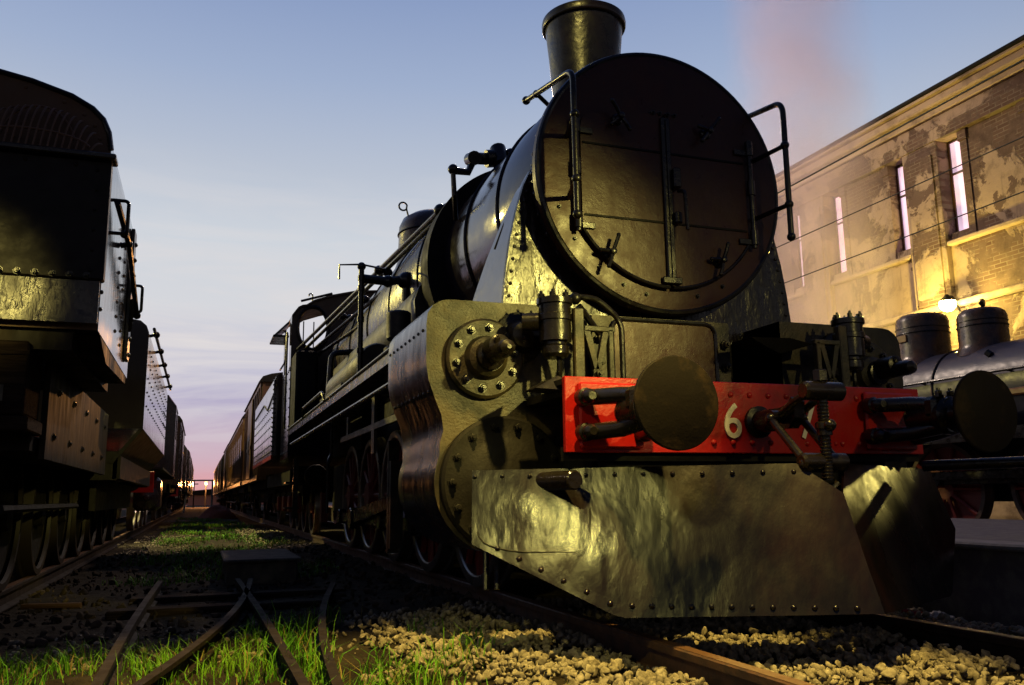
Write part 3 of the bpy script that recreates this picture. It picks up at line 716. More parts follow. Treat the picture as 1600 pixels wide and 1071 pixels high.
# ---- cab
xl, xr = 1.27, 2*XC-1.27; yf, yb = 14.0, 15.35
roofp = [(xl, 3.60)]+[(xl+.04+.18*(1-cos(radians(a))), 3.62+.16*sin(radians(a))) for a in (20, 45, 70, 90)]+[(1.62, 3.87), (1.9, 3.97), (2.3, 4.07), (XC, 4.11)]
roofp = roofp+[(2*XC-x, z) for x, z in reversed(roofp[:-1])]
wc = Vector((1.61, 3.40)); wa, wb = .215, .325
# front sheet with an oval hole, built as a strip between outline and hole
out = [(x, z) for x, z in roofp if x <= XC]
outline = [(xl, 1.74), (xl, 2.2), (xl, 2.7), (xl, 3.1), (xl, 3.4)]+out+[(XC, 3.4), (XC, 2.7), (XC, 1.74), (2.3, 1.74), (1.8, 1.74)]
def frontsheet(s):
    m = MB(); K = 60
    hole = [(wc.x+wa*cos(2*pi*k/K), wc.y+wb*sin(2*pi*k/K)) for k in range(K)]
    # ray-cast each hole vertex outward to the outline
    def cast(a):
        d = Vector((cos(a), sin(a))); best = None
        for i in range(len(outline)):
            p = Vector(outline[i]); q = Vector(outline[(i+1) % len(outline)]); e = q-p
            den = d.x*e.y-d.y*e.x
            if abs(den) < 1e-9: continue
            t = ((p.x-wc.x)*e.y-(p.y-wc.y)*e.x)/den; u = ((p.x-wc.x)*d.y-(p.y-wc.y)*d.x)/den
            if t > 0 and -1e-6 <= u <= 1+1e-6 and (best is None or t < best): best = t
        return (wc.x+d.x*best, wc.y+d.y*best)
    angs = sorted([2*pi*k/K for k in range(K)]+[atan2(z-wc.y, x-wc.x) % (2*pi) for x, z in outline])
    A = [(wc.x+wa*wb/sqrt((wb*cos(a))**2+(wa*sin(a))**2)*cos(a), wc.y+wa*wb/sqrt((wb*cos(a))**2+(wa*sin(a))**2)*sin(a)) for a in angs]
    B = [cast(a) for a in angs]
    X = lambda x: x if s < 0 else 2*XC-x
    A = [(X(x), yf, z) for x, z in A]; B = [(X(x), yf, z) for x, z in B]
    A.append(A[0]); B.append(B[0]); m.loft(A, B); m.loft([(x, y+.02, z) for x, y, z in A], A)
    return m
cab = frontsheet(-1)
r2 = frontsheet(1); cab.add(r2.v, r2.f)
cabo = cab.build('cab_front', brick_br, L)
for s in (-1, 1):
    X = lambda x: x if s < 0 else 2*XC-x
    m = MB(); m.torus((X(wc.x), 0, 0), (0, 1, 0), 1, .09, 48, 8)
    vv = [(X(wc.x)+(x-X(wc.x))*(wa+.03), yf-.01+y*.4, wc.y+z*(wb+.03)) for x, y, z in m.v]; m.v = vv
    m.build('window_frame', black, cabo)
m = MB(); A = [(x, yf-.06, z) for x, z in roofp]; B = [(x, yb+.25, z) for x, z in roofp]
m.loft(A, B); m.loft([(x, y, z-.03) for x, y, z in A], [(x, y, z-.03) for x, y, z in B]); m.loft(A, [(x, y, z-.03) for x, y, z in A]); cr = m.build('cab_roof', brick_br, L)
m = MB(); m.tube([(1.60, 14.1, 3.88), (1.60, 14.1, 3.96)]+[(1.57+.03*cos(radians(i*30)), 14.1, 3.97+.03*sin(radians(i*30))) for i in range(8)], .012, 6); m.tube([(1.4, 13.95, 3.83), (1.9, 13.95, 3.99)], .02, 6); m.build('cab_hook', black, cr)
for s in (-1, 1):
    X = lambda x: x if s < 0 else 2*XC-x
    m = MB(); m.box(X(xl), X(xl+.02), yf+.001, yb, 1.30, 2.75, .003); m.box(X(xl), X(xl+.02), yf+.001, yf+.3, 2.75, 3.60, .003); m.box(X(xl), X(xl+.02), yb-.2, yb, 2.75, 3.6, .003)
    for i in range(6): m.rivet((X(xl), 14.06+i*.22, 2.70), (-1 if s < 0 else 1, 0, 0), .016); m.rivet((X(xl), 14.06+i*.22, 1.40), (-1 if s < 0 else 1, 0, 0), .016)
    for i in range(8): m.rivet((X(xl), 14.06, 1.5+i*.15), (-1 if s < 0 else 1, 0, 0), .014); m.rivet((X(xl), 14.5, 1.5+i*.15), (-1 if s < 0 else 1, 0, 0), .014)
    m.build('cab_side', tender_side, L)
    m = MB(); m.tube(rc([(X(xl-.05), 14.2, 3.35), (X(xl-.07), 14.2, 2.85), (X(xl-.07), 15.1, 2.85)], .05), .016, 8); m.tube([(X(xl-.06), 14.02, 1.75), (X(xl-.06), 14.02, 3.3)], .016, 8); m.build('cab_handrail', black, L)
m = MB(); m.box(1.02, 1.28, 14.5, 15.3, 3.32, 3.36, .01); m.prism([(1.27, 14.5, 3.6), (1.02, 14.5, 3.34), (1.05, 14.5, 3.32), (1.28, 14.5, 3.56)], (0, .8, 0)); m.build('window_awning', black, L)
m = MB(); m.box(1.6, 1.62, yb+.1, yb+.12, 2.7, 3.8); m.box(1.78, 1.8, yb+.1, yb+.12, 2.7, 3.8); m.tube([(1.45, yb+.1, 3.55), (1.72, yb+.1, 3.2)], .012, 6); m.tube([(1.5, yb+.1, 3.1), (1.7, yb+.1, 3.5)], .010, 6); m.build('rear_frame', black, L)
m = MB(); m.box(1.28, 1.60, 13.2, 13.95, 1.74, 2.9, .03); m.cyl((1.52, 13.6, 1.75), (1.52, 13.6, 2.85), .14, n=20); m.build('sand_box', blackdull, L)
# ---- wheels and motion (left and right)
def spoked(x, y, r, s, red_=True):
    """driving wheel: disc web, tyre, hub; x is the outer face"""
    m = MB(); d = (s, 0, 0)
    m.lathe((x-s*.10, y, r), d, [(r-.09, 0), (r-.09, .02), (.17, .03), (.17, .08), (.15, .13), (.02, .13)], 40)
    for k in range(12):
        a = 2*pi*k/12; c, q = cos(a), sin(a)
        m.tube([(x-s*.045, y+c*.14, r+q*.14), (x-s*.05, y+c*(r-.08), r+q*(r-.08))], .032, 6)
    wh = m.build('driving_wheel', redframe if red_ else blackdull, L)
    m = MB(); m.lathe((x-s*.14, y, r), d, [(r-.09, 0), (r+.028, 0), (r+.028, .028), (r+.002, .04), (r-.004, .138), (r-.012, .142), (r-.075, .142), (r-.085, .13), (r-.085, .0)], 72, cap=False)
    m.build('tyre', steel, wh)
RW = .69
for s in (-1, 1):
    x = XC+s*.83
    for y in (6.28, 7.74, 9.20, 10.62, 12.02): spoked(x, y, RW if y > 6.5 else .66, s)
    xo = x+s*.08
    m = MB()
    m.prism([(xo, 6.2, .36), (xo, 6.2, .47), (xo, 12.2, .47), (xo, 12.2, .36)], (s*.05, 0, 0))
    for y in (6.28, 7.74, 9.20, 10.62, 12.02): m.cyl((xo-s*.02, y, .42), (xo+s*.08, y, .42), .10, n=18, b=.01)
    m.build('coupling_rod', greasy, L)
    m = MB(); m.prism([(xo+s*.09, 7.0, .68), (xo+s*.09, 7.0, .80), (xo+s*.09, 10.6, .50), (xo+s*.09, 10.6, .36)], (s*.05, 0, 0)); m.cyl((xo+s*.06, 10.6, .42), (xo+s*.16, 10.6, .42), .13, n=20, b=.01); m.build('connecting_rod', greasy, L)
    m = MB(); m.box(xo-.02*s, xo+.14*s, 5.4, 7.9, .84, .90, .006); m.box(xo-.02*s, xo+.14*s, 5.4, 7.9, .58, .63, .006); m.box(xo-.03*s, xo+.15*s, 6.75, 7.15, .6, .87, .01); m.cyl((xo+.06*s, 5.3, .735), (xo+.06*s, 6.8, .735), .04, n=12); m.build('slide_bar', greasy, L)
    xs = XC+s*1.36
    m = MB(); m.box(xs, xs-s*.03, 5.5, 9.5, 1.255, 1.315, .004); m.box(xs-s*.001, xs-s*.028, 6.1, 6.2, 1.316, 1.47); m.box(xs-s*.001, xs-s*.028, 7.55, 7.68, 1.05, 1.56); m.box(xs-s*.001, xs-s*.028, 9.0, 9.1, 1.318, 1.5); m.build('motion_bar', blackrough, L)
    m = MB(); m.tube(rc([(XC+s*1.40, 9.9, 1.64), (XC+s*1.40, 9.9, 1.15), (XC+s*1.44, 9.85, 1.08), (XC+s*1.44, 9.85, .5)], .04), .018, 8); m.build('feed_pipe', black, L)
    m = MB(); m.box(XC+s*1.0, XC+s*1.1, 8.15, 8.22, .15, 1.2); m.box(XC+s*1.0, XC+s*1.12, 7.95, 8.02, .2, 1.0); m.build('brake_hanger', blackrough, L)
    m = MB(); m.box(XC+s*1.30, XC+s*1.38, 14.3, 14.36, .35, 1.3); m.box(XC+s*1.28, XC+s*1.5, 14.25, 14.6, .5, .53); m.box(XC+s*1.28, XC+s*1.5, 14.25, 14.6, .9, .93); m.build('cab_step', black, L)
    m = MB(); m.box(XC+s*.9, XC+s*1.0, 13.7, 13.9, .3, .75); m.build('brake_shoe', redframe, L)

# ================================================================== rolling stock
def tapwheel(par, xc, y, r, m_w, m_t):
    """a wheel pair with tyres and axle for a tender or wagon"""
    for s in (-1, 1):
        x = xc+s*.80; m = MB()
        m.lathe((x-s*.11, y, r), (s, 0, 0), [(r-.07, 0), (r-.07, .05), (.12, .03), (.11, .12), (.02, .12)], 28)
        wh = m.build('wheel', m_w, par)
        m = MB(); m.lathe((x-s*.13, y, r), (s, 0, 0), [(r-.07, 0), (r+.025, 0), (r+.025, .025), (r, .04), (r-.008, .13), (r-.06, .13), (r-.07, .1)], 44, cap=False)
        m.build('tyre', m_t, wh)
def underframe(par, xc, y0, y1, hw, red_end=None, mtl=None):
    m = MB()
    for s in (-1, 1):
        m.box(xc+s*(hw-.22), xc+s*(hw-.30), y0, y1, .92, 1.18)
        m.box(xc+s*.93, xc+s*1.0, y0+.4, y1-.4, .55, .92)
    m.box(xc-1.1, xc+1.1, y0+.3, y1-.3, 1.0, 1.1)
    m.build('underframe', blackdull, par)
    for yy, d in ((y0, -1), (y1, 1)):
        m = MB(); m.box(xc-1.25, xc+1.25, yy, yy-d*.05, .90, 1.24, .006); b = m.build('end_beam', red_end or blackdull, par)
        for s in (-1, 1):
            m = MB(); m.lathe((xc+s*.875, yy, 1.05), (0, d, 0), [(.10, 0), (.09, .05), (.085, .28), (.06, .29), (.055, .44), (.20, .46), (.205, .47), (.19, .49), (.02, .515)], 24)
            m.build('buffer', blackdull, par)
def rivetgrid(m, x, ys, zs, s, r=.014):
    for y in ys:
        for z in zs: m.rivet((x, y, z), (s, 0, 0), r)
def fr(a, b, st):
    out = []; k = a
    while k <= b+1e-6: out.append(k); k += st
    return out

# ---- tender of the near locomotive
T = thing('tender', 'riveted black tender coupled behind the foreground locomotive cab', 'tender', (XC, 18.5, 0))
hw = 1.62; y0, y1 = 15.85, 21.4
m = MB()
pf = [(-hw, 1.42), (-hw, 2.75), (-hw+.05, 2.86), (-hw+.14, 2.92), (hw-.14, 2.92), (hw-.05, 2.86), (hw, 2.75), (hw, 1.42)]
m.prism([(XC+x, y0, z) for x, z in pf], (0, y1-y0, 0)); rivetgrid(m, XC-hw, fr(y0+.35, y1-.1, .36), fr(1.62, 2.3, .17), -1, .016); rivetgrid(m, XC-hw, fr(y0+.06, y1, .12), (1.50,), -1, .012)
for z in fr(1.5, 2.85, .085): m.rivet((XC-hw+.03, y0, z), (0, -1, 0), .02); m.rivet((XC-hw-.002, y0+.03, z), (-1, 0, 0), .018)
tb = m.build('tank', tender_side, T)
m = MB(); m.tube([(XC-hw-.003, y0+.1, 2.5), (XC-hw-.003, y0+1.4, 2.35), (XC-hw-.003, y0+2.4, 2.55), (XC-hw-.003, y1, 2.5)], .012, 6); m.build('tank_seam', blackdull, tb)
m = MB(); m.box(XC-hw-.01, XC-hw+.02, y0, y1, 1.36, 1.43); m.build('red_lining', red, T)
m = MB(); m.prism([(XC-1.3, 17, 2.9), (XC-1.1, 17, 3.25), (XC+1.1, 17, 3.25), (XC+1.3, 17, 2.9)], (0, 3.6, 0)); m.build('coal_space', blackdull, T)
underframe(T, XC, y0+.1, y1, 1.5)
for y in (16.6, 17.9, 19.1, 20.4): tapwheel(T, XC, y, .50, redframe, steel)
for y in (16.6, 17.9, 19.1, 20.4):
    m = MB(); m.box(XC-1.12, XC-1.0, y-.12, y+.12, .4, .72, .02); ab = m.build('axle_box', redframe, T)
    m = MB(); m.tube([(XC-1.08, y-.5, .74), (XC-1.08, y, .80), (XC-1.08, y+.5, .74)], .035, 6); m.build('leaf_spring', blackdull, ab)

# ---- generic vans and coaches
def van(kind, label, cat, xc, y0, y1, zt, mtl, group, hw=1.43, windows=False, doors=True, zb=1.15, rise=.28, coarse=False):
    t = thing(kind, label, cat, (xc, (y0+y1)/2, 0), group)
    m = MB(); m.box(xc-hw, xc+hw, y0+.15, y1-.15, zb, zt, .015)
    n = int((y1-y0)/.8)
    for s in (-1, 1):
        for k in range(n+1):
            y = y0+.2+(y1-y0-.4)*k/n; m.box(xc+s*(hw-.01), xc+s*(hw+.035), y-.03, y+.03, zb, zt)
        m.box(xc+s*(hw-.01), xc+s*(hw+.03), y0+.15, y1-.15, zt-.12, zt-.02); m.box(xc+s*(hw-.01), xc+s*(hw+.045), y0+.15, y1-.15, zb-.02, zb+.1)
    m.box(xc-hw, xc+hw, y0+.11, y0+.15, zt-.5, zt-.44)
    for k in range(5): m.box(xc-hw+.05+k*(hw*2-.1)/4-.03, xc-hw+.05+k*(hw*2-.1)/4+.03, y0+.115, y0+.16, zb, zt)
    body = m.build('body', mtl, t)
    m = MB(); K = 10
    pf = [(-hw-.08, zt-.03)]+[(-(hw+.06)*cos(pi*k/K), zt+rise*sin(pi*k/K)**.8) for k in range(K+1)]+[(hw+.08, zt-.03)]
    m.prism([(xc+x, y0+.05, z) for x, z in pf], (0, y1-y0-.1, 0)); m.build('roof', blackdull, t)
    if windows:
        k = int((y1-y0-1.5)/1.25)
        for s in (-1, 1):
            for i in range(k):
                y = y0+1.2+i*1.25
                m = MB(); m.box(xc+s*(hw+.002), xc+s*(hw+.02), y-.06, y+.86, 2.15, 3.02, .004); wf = m.build('window', mtl, t)
                m = MB(); m.box(xc+s*(hw+.006), xc+s*(hw+.024), y, y+.8, 2.21, 2.96); m.build('pane', darkglass, wf)
    elif doors:
        for s in (-1, 1):
            yc = (y0+y1)/2; m = MB(); m.box(xc+s*(hw+.03), xc+s*(hw+.07), yc-1.0, yc+1.0, zb+.08, zt-.15, .01)
            m.box(xc+s*(hw+.07), xc+s*(hw+.085), yc-1, yc+1, zb+.9, zb+1.0); d = m.build('sliding_door', mtl, t)
            m = MB(); m.tube([(xc+s*(hw+.08), yc-.8, 1.9), (xc+s*(hw+.12), yc-.8, 1.95), (xc+s*(hw+.12), yc-.8, 2.3), (xc+s*(hw+.08), yc-.8, 2.35)], .014, 6); m.build('door_handle', steel, d)
    underframe(t, xc, y0, y1, hw)
    ys = (y0+1.4, y1-1.4) if (y1-y0) < 11 else (y0+1.6, y0+3.9, y1-3.9, y1-1.6)
    for y in ys: tapwheel(t, xc, y, .48, blackdull, rail_m if coarse else steel)
    for y in ys:
        s = 1 if xc < 0 else -1
        m = MB(); m.box(xc+s*.98, xc+s*1.12, y-.12, y+.12, .36, .66, .02); ab = m.build('axle_box', blackdull, t)
        m = MB(); m.tube([(xc+s*1.05, y-.6, .78), (xc+s*1.05, y, .68), (xc+s*1.05, y+.6, .78)], .03, 6); m.build('leaf_spring', blackdull, ab)
    if not coarse:
        for s in (-1, 1):
            m = MB(); m.box(xc+s*(hw-.1), xc+s*(hw+.12), y0+2.0, y1-2.0, .52, .56); 
            for y in (y0+2.2, y1-2.2): m.box(xc+s*(hw+.02), xc+s*(hw+.06), y-.03, y+.03, .56, 1.0)
            m.build('step_board', blackdull, t)
    return t
G2 = 'vehicles standing behind the locomotive tender'
van('goods_van', 'tall brown goods van directly behind the riveted black tender', 'goods van', XC, 22.3, 30.6, 3.62, brown, G2)
van('passenger_coach', 'long ochre coach with a row of windows behind the brown van', 'passenger coach', XC, 31.8, 48.0, 3.55, ochre, G2, windows=True)
van('goods_van', 'brown goods van far down the right row, beyond the ochre coach', 'goods van', XC, 49, 58, 3.60, brown, G2, coarse=True)
van('goods_van', 'small dark van at the far end of the right row', 'goods van', XC, 59, 68, 3.5, blackdull, G2, coarse=True)
for k in range(3): van('goods_van', 'tiny dark van lost in the distance at the end of the right-hand row', 'goods van', XC, 69+k*10, 78+k*10, 3.55, brown if k != 1 else blackdull, 'far vans of the right row', coarse=True)

# ---- left row ------------------------------------------------------
XL = -2.17
A = thing('locomotive_tender', 'big black tank end with arched top and wire basket, nearest vehicle at left edge', 'tender', (XL, 8.2, 0))
hw = 1.5; ye, yr = 6.0, 8.35
arch = [(-hw, 1.75), (-hw, 2.98), (-hw+.02, 3.10), (-hw+.06, 3.19), (-hw+.13, 3.26), (-hw+.26, 3.33), (-hw+.5, 3.40), (-hw+.8, 3.455), (-hw+1.2, 3.49)]
arch = arch+[(0, 3.50)]+[(-x, z) for x, z in reversed(arch)]
m = MB(); m.prism([(XL+x, ye, z) for x, z in arch], (0, yr-ye, 0))
for i, (x, z) in enumerate(arch[1:-1]): m.rivet((XL+x*.965, ye, z-.05), (0, -1, 0), .014)
for z in (3.0, 3.1, 3.2, 3.29):
    for k in range(8 if z < 3.2 else 7): m.rivet((XL-1.2+k*.3+.02*(k % 2), ye, z), (0, -1, 0), .010); m.rivet((XL-1.14+k*.3, ye, z), (0, -1, 0), .010)
for z in fr(1.9, 2.9, .115): m.rivet((XL+hw, ye+.05, z), (1, 0, 0), .016); m.rivet((XL+hw, yr-.9, z), (1, 0, 0), .016); m.rivet((XL+hw, yr-1.3, z+.04), (1, 0, 0), .016)
bk = m.build('bunker', tender_side, A); bk.data.materials.append(plate_brown)
for q in bk.data.polygons:
    if q.normal.y < -.5: q.material_index = 1
m = MB(); m.tube([(XL+x, ye-.005, z) for x, z in arch[1:-1]], .018, 8); m.build('edge_bead', black, bk)
# projecting lower plate with its top ledge and riveted bottom band
m = MB(); m.box(XL-hw-.02, XL+hw+.02, ye-.10, ye-.002, 2.06, 2.86, .01)
for k in range(16):
    z = 2.12+k*.045
    if k % 3 == 0: m.rivet((XL+hw-.06, ye-.10, z), (0, -1, 0), .014)
for k in range(10): m.rivet((XL-1.3+k*.29, ye-.10, 2.82), (0, -1, 0), .016)
pl = m.build('end_plate', end_black, A)
bolts('plate_bolt', [((XL-1.42+k*.098, ye-.10, 2.085), (0, -1, 0)) for k in range(30)], black, pl, .018, .03)
m = MB(); m.box(XL-hw-.05, XL+hw+.05, ye-.16, ye-.002, 2.862, 2.90, .008); m.build('ledge', black, A)
m = MB(); m.prism([(XL-hw, ye-.085, 2.055), (XL-hw, ye-.085, 1.78), (XL-hw, ye-.065, 1.78), (XL-hw, ye-.065, 2.055)], (2*hw, 0, 0)); m.build('lower_band', blackdent, A)
# side fittings: grab handles and sloping handrail
m = MB()
for (y, z) in ((6.35, 2.75), (8.1, 2.55)): m.tube(rc([(XL+hw, y, z), (XL+hw+.10, y, z), (XL+hw+.10, y, z-.24), (XL+hw, y, z-.24)], .03), .013, 8)
m.build('grab_handle', black, A)
m = MB(); m.tube([(XL+hw+.03, 6.3, 2.72), (XL+hw+.06, 7.0, 2.62), (XL+hw+.06, 8.2, 2.30)], .022, 8); m.ball((XL+hw+.06, 7.0, 2.62), .03); m.ball((XL+hw+.06, 8.2, 2.30), .035); m.ball((XL+hw+.07, 6.5, 2.55), .03); m.tube([(XL+hw, 7.0, 2.6), (XL+hw+.06, 7.0, 2.62)], .02, 6)
m.build('side_handrail', black, A)
m = MB(); m.box(XL+hw, XL+hw+.03, yr-.5, yr-.3, 1.85, 3.0, .005)
for z in fr(1.9, 2.9, .14): m.ball((XL+hw+.03, yr-.4, z), .022, 8, 6)
m.tube([(XL+hw+.03, yr-.45, 2.1), (XL+hw+.05, yr-.55, 2.2), (XL+hw+.05, yr-.6, 2.35)], .016, 6)
m.build('side_strap', black, A)
# frame, box and wheels below
m = MB(); m.box(XL-1.35, XL+1.35, ye+.05, yr, 1.62, 1.75)
for s in (-1, 1): m.box(XL+s*1.16, XL+s*1.12, ye+.6, 10.6, .95, 1.62, .004)
m.prism([(XL+1.5, ye+.15, 1.74), (XL+1.5, 8.2, 1.74), (XL+1.5, 8.2, 1.68), (XL+1.5, ye+.6, 1.62)], (-.6, 0, 0))
m.box(XL-1.1, XL+1.1, ye+.4, 10.6, 1.0, 1.1); m.build('frame', frame_worn, A)
bolts('frame_bolt', [((XL+1.16, y+.12*(z > 1.2), z), (1, 0, 0)) for y in fr(6.9, 10.2, .8) for z in (1.12, 1.45)], black, A, .024, .016)
m = MB(); m.box(XL+.55, XL+1.12, ye-.02, ye+.5, 1.2, 1.66, .01); m.box(XL-.6, XL+.54, ye-.01, ye+.5, 1.2, 1.66, .01); m.box(XL-1.3, XL+1.15, ye-.04, ye+.5, 1.10, 1.19, .01); m.box(XL+.54, XL+1.13, ye-.035, ye-.021, 1.57, 1.6)
m.build('wooden_box', wood, A)
m = MB(); m.box(XL+.72, XL+1.0, ye-.028, ye-.021, 1.28, 1.38); m.build('box_label', concr2, A)
for y in (7.6, 9.15, 10.6): tapwheel(A, XL, y, .56, blackdull, tyre_dark)
m = MB(); m.tube([(XL+.92, 6.6, .62), (XL+.92, 10.4, .62)], .03, 6); m.build('brake_rod', blackdull, A)
# wire basket leaning on the ledge (half-round cage of rods)
bkc = Vector((XL+1.02, ye-.08, 2.905))
m = MB()
for k in range(19):
    u = -1+2*k/18; x = bkc.x+.36*u*1.02; hgt = .30*sqrt(max(0, 1-u*u*.92)); dep = .07+.015*sqrt(max(0, 1-u*u))
    pts = []
    for i in range(9):
        t = i/8; pts.append((x*1.0+(bkc.x-x)*.35*t**2*0+.06*t, bkc.y-dep*cos(t*pi/2)*.9+.02, bkc.z+hgt*sin(t*pi/2)))
    m.tube(pts, .007, 6)
for t in (.25, .9):
    m.tube([(bkc.x+.36*u*sqrt(1-t*t*.8)+.06*t, bkc.y-.075*cos(t*pi/2)+.02, bkc.z+.30*sin(t*pi/2)*sqrt(max(0, 1-u*u*.92))) for u in [-1+2*k/20 for k in range(21)]], .008, 6)
tag(m.build('wire_basket', mat('rust_wire', (.10, .05, .025), .5, rvar=.1), None), 'rusty half-round wire basket standing on the ledge of the left tank end', 'basket')

# second tender of the left row
B = thing('riveted_tender', 'dark riveted tender with knobbed top rail, second vehicle in the left row', 'tender', (XL, 14.2, 0))
y0, y1 = 11.0, 17.4
pf = [(-hw, 1.50), (-hw, 2.66), (-hw+.03, 2.74), (-hw+.1, 2.80), (-hw+.3, 2.83), (hw-.3, 2.83), (hw-.1, 2.80), (hw-.03, 2.74), (hw, 2.66), (hw, 1.50)]
m = MB(); m.prism([(XL+x, y0, z) for x, z in pf], (0, y1-y0, 0)); rivetgrid(m, XL+hw, fr(y0+.35, y1-.1, .42), fr(1.8, 2.5, .17), 1, .014); rivetgrid(m, XL+hw, fr(y1-1.2, y1-.1, .1), (2.0, 2.2), 1, .012); tb = m.build('tank', tender_side, B)
m = MB(); m.tube([(XL+hw+.05, y0+.1, 2.72), (XL+hw+.05, y1-.1, 2.72)], .02, 8)
for y in (11.5, 12.8, 14.1, 15.4, 16.8): m.ball((XL+hw+.06, y, 2.72), .042); m.tube([(XL+hw-.02, y, 2.70), (XL+hw+.05, y, 2.72)], .02, 6)
m.build('top_rail', black, B)
m = MB(); m.prism([(XL+hw, y0+.02, 1.49), (XL+hw, y1, 1.49), (XL+hw-.3, y1, 1.1), (XL+hw-.3, y0+.02, 1.1)], (-.05, 0, 0)); m.build('skirt', blackdull, B)
underframe(B, XL, y0+.05, y1, 1.5)
for y in (12.0, 13.4, 14.9, 16.4): tapwheel(B, XL, y, .52, blackdull, tyre_dark)

# locomotives further down the left row, facing the camera
def engine(label, xc, y0, length, group, zc=2.5, r=.72, chim=.75):
    t = thing('steam_locomotive', label, 'steam locomotive', (xc, y0+length/2, 0), group)
    m = MB(); m.lathe((xc, y0+1.2, zc), (0, 1, 0), [(.02, -.07), (.3, -.06), (r-.12, -.03), (r-.02, 0), (r, .03), (r, 1.6)], 48); m.build('smokebox', black, t)
    m = MB(); m.lathe((xc, y0+2.8, zc), (0, 1, 0), [(r+.05, 0), (r+.05, length-6.0)], 48); m.build('boiler', side_sheen, t)
    m = MB(); m.lathe((xc, y0+2.0, zc+r-.08), (0, 0, 1), [(.3, 0), (.22, .12), (.2, .25), (.23, chim), (.27, chim+.03), (.26, chim+.08), (.18, chim+.08)], 24); m.build('chimney', black, t)
    m = MB(); m.lathe((xc, y0+4.3, zc+r-.1), (0, 0, 1), [(.42, 0), (.36, .12), (.35, .5), (.25, .68), (.02, .72)], 24); m.build('steam_dome', gunmetal, t)
    m = MB(); yc = y0+length-3.2
    pf = [(-1.42, 1.3), (-1.42, 3.3), (-1.2, 3.6), (-.6, 3.75), (0, 3.8)]; pf = pf+[(-x, z) for x, z in reversed(pf[:-1])]
    m.prism([(xc+x, yc, z) for x, z in pf], (0, .06, 0)); m.loft([(xc+x, yc-.1, z+.02) for x, z in pf[1:-1]], [(xc+x, yc+2.8, z+.02) for x, z in pf[1:-1]])
    for s in (-1, 1): m.box(xc+s*1.42, xc+s*1.39, yc+.07, yc+1.6, 1.3, 2.4); m.box(xc+s*1.42, xc+s*1.39, yc+.07, yc+.25, 2.4, 3.3); m.box(xc+s*1.42, xc+s*1.39, yc+1.5, yc+1.7, 2.4, 3.3)
    m.build('cab', side_sheen, t)
    m = MB()
    for s in (-1, 1): m.box(xc+s*.9, xc+s*1.42, y0+.4, y0+length-.2, 1.30, 1.34); m.box(xc+s*.62, xc+s*.58, y0, y0+length, .5, 1.2)
    m.box(xc-.5, xc+.5, y0+1.2, y0+length-3, 1.2, 2.0); m.build('frame', blackdull, t)
    for s in (-1, 1):
        m = MB(); m.box(xc+s*.85, xc+s*1.38, y0+.9, y0+1.9, .45, 1.15, .08); m.lathe((xc+s*1.12, y0+.9, .72), (0, -1, 0), [(.24, 0), (.23, .04), (.08, .08), (.04, .25)], 20); m.build('cylinder', side_sheen, t)
        m = MB(); m.tube([(xc+s*1.0, y0+2.8, zc+.35), (xc+s*1.0, y0+length-3.3, zc+.35)], .022, 6); m.build('handrail', greasy, t)
    m = MB(); m.box(xc-1.28, xc+1.28, y0, y0+.05, .82, 1.24, .006); m.build('buffer_beam', red, t)
    for s in (-1, 1):
        m = MB(); m.lathe((xc+s*.875, y0, 1.04), (0, -1, 0), [(.11, 0), (.09, .05), (.085, .28), (.06, .29), (.055, .42), (.20, .44), (.205, .45), (.19, .47), (.02, .50)], 24); m.build('buffer', blackdull, t)
    n = int((length-4)/1.55)
    for k in range(n): tapwheel(t, xc, y0+2.6+k*1.55, .66, redframe, steel)
    m = MB()
    for s in (-1, 1): m.box(xc+s*.94, xc+s*.98, y0+2.5, y0+2.6+(n-1)*1.55, .5, .6); m.cyl((xc+s*.95, y0+.95, .72), (xc+s*.95, y0+4, .72), .04, n=8)
    m.build('coupling_rod', greasy, t)
    return t
GL = 'vehicles in the left row'
engine('black locomotive with red buffer beam behind the second tender of the left row', XL, 18.9, 10.6, GL)
van('tool_van', 'dark van glinting in lamplight beyond the left row red-beamed locomotive', 'van', XL, 30.4, 38.0, 3.3, side_sheen, GL)
engine('distant locomotive in the left row past the glinting dark van', XL, 40.5, 11, GL, zc=2.7, r=.8)
van('tank_van', 'dark van far along the left row, short of the white frame', 'van', XL, 53, 61, 3.4, side_sheen, GL, coarse=True)
for k in range(3): van('goods_van', 'tiny dark van at the far end of the left-hand row', 'goods van', XL, 63+k*10, 72+k*10, 3.5, side_sheen if k != 1 else brown, 'far vans of the left row', coarse=True)

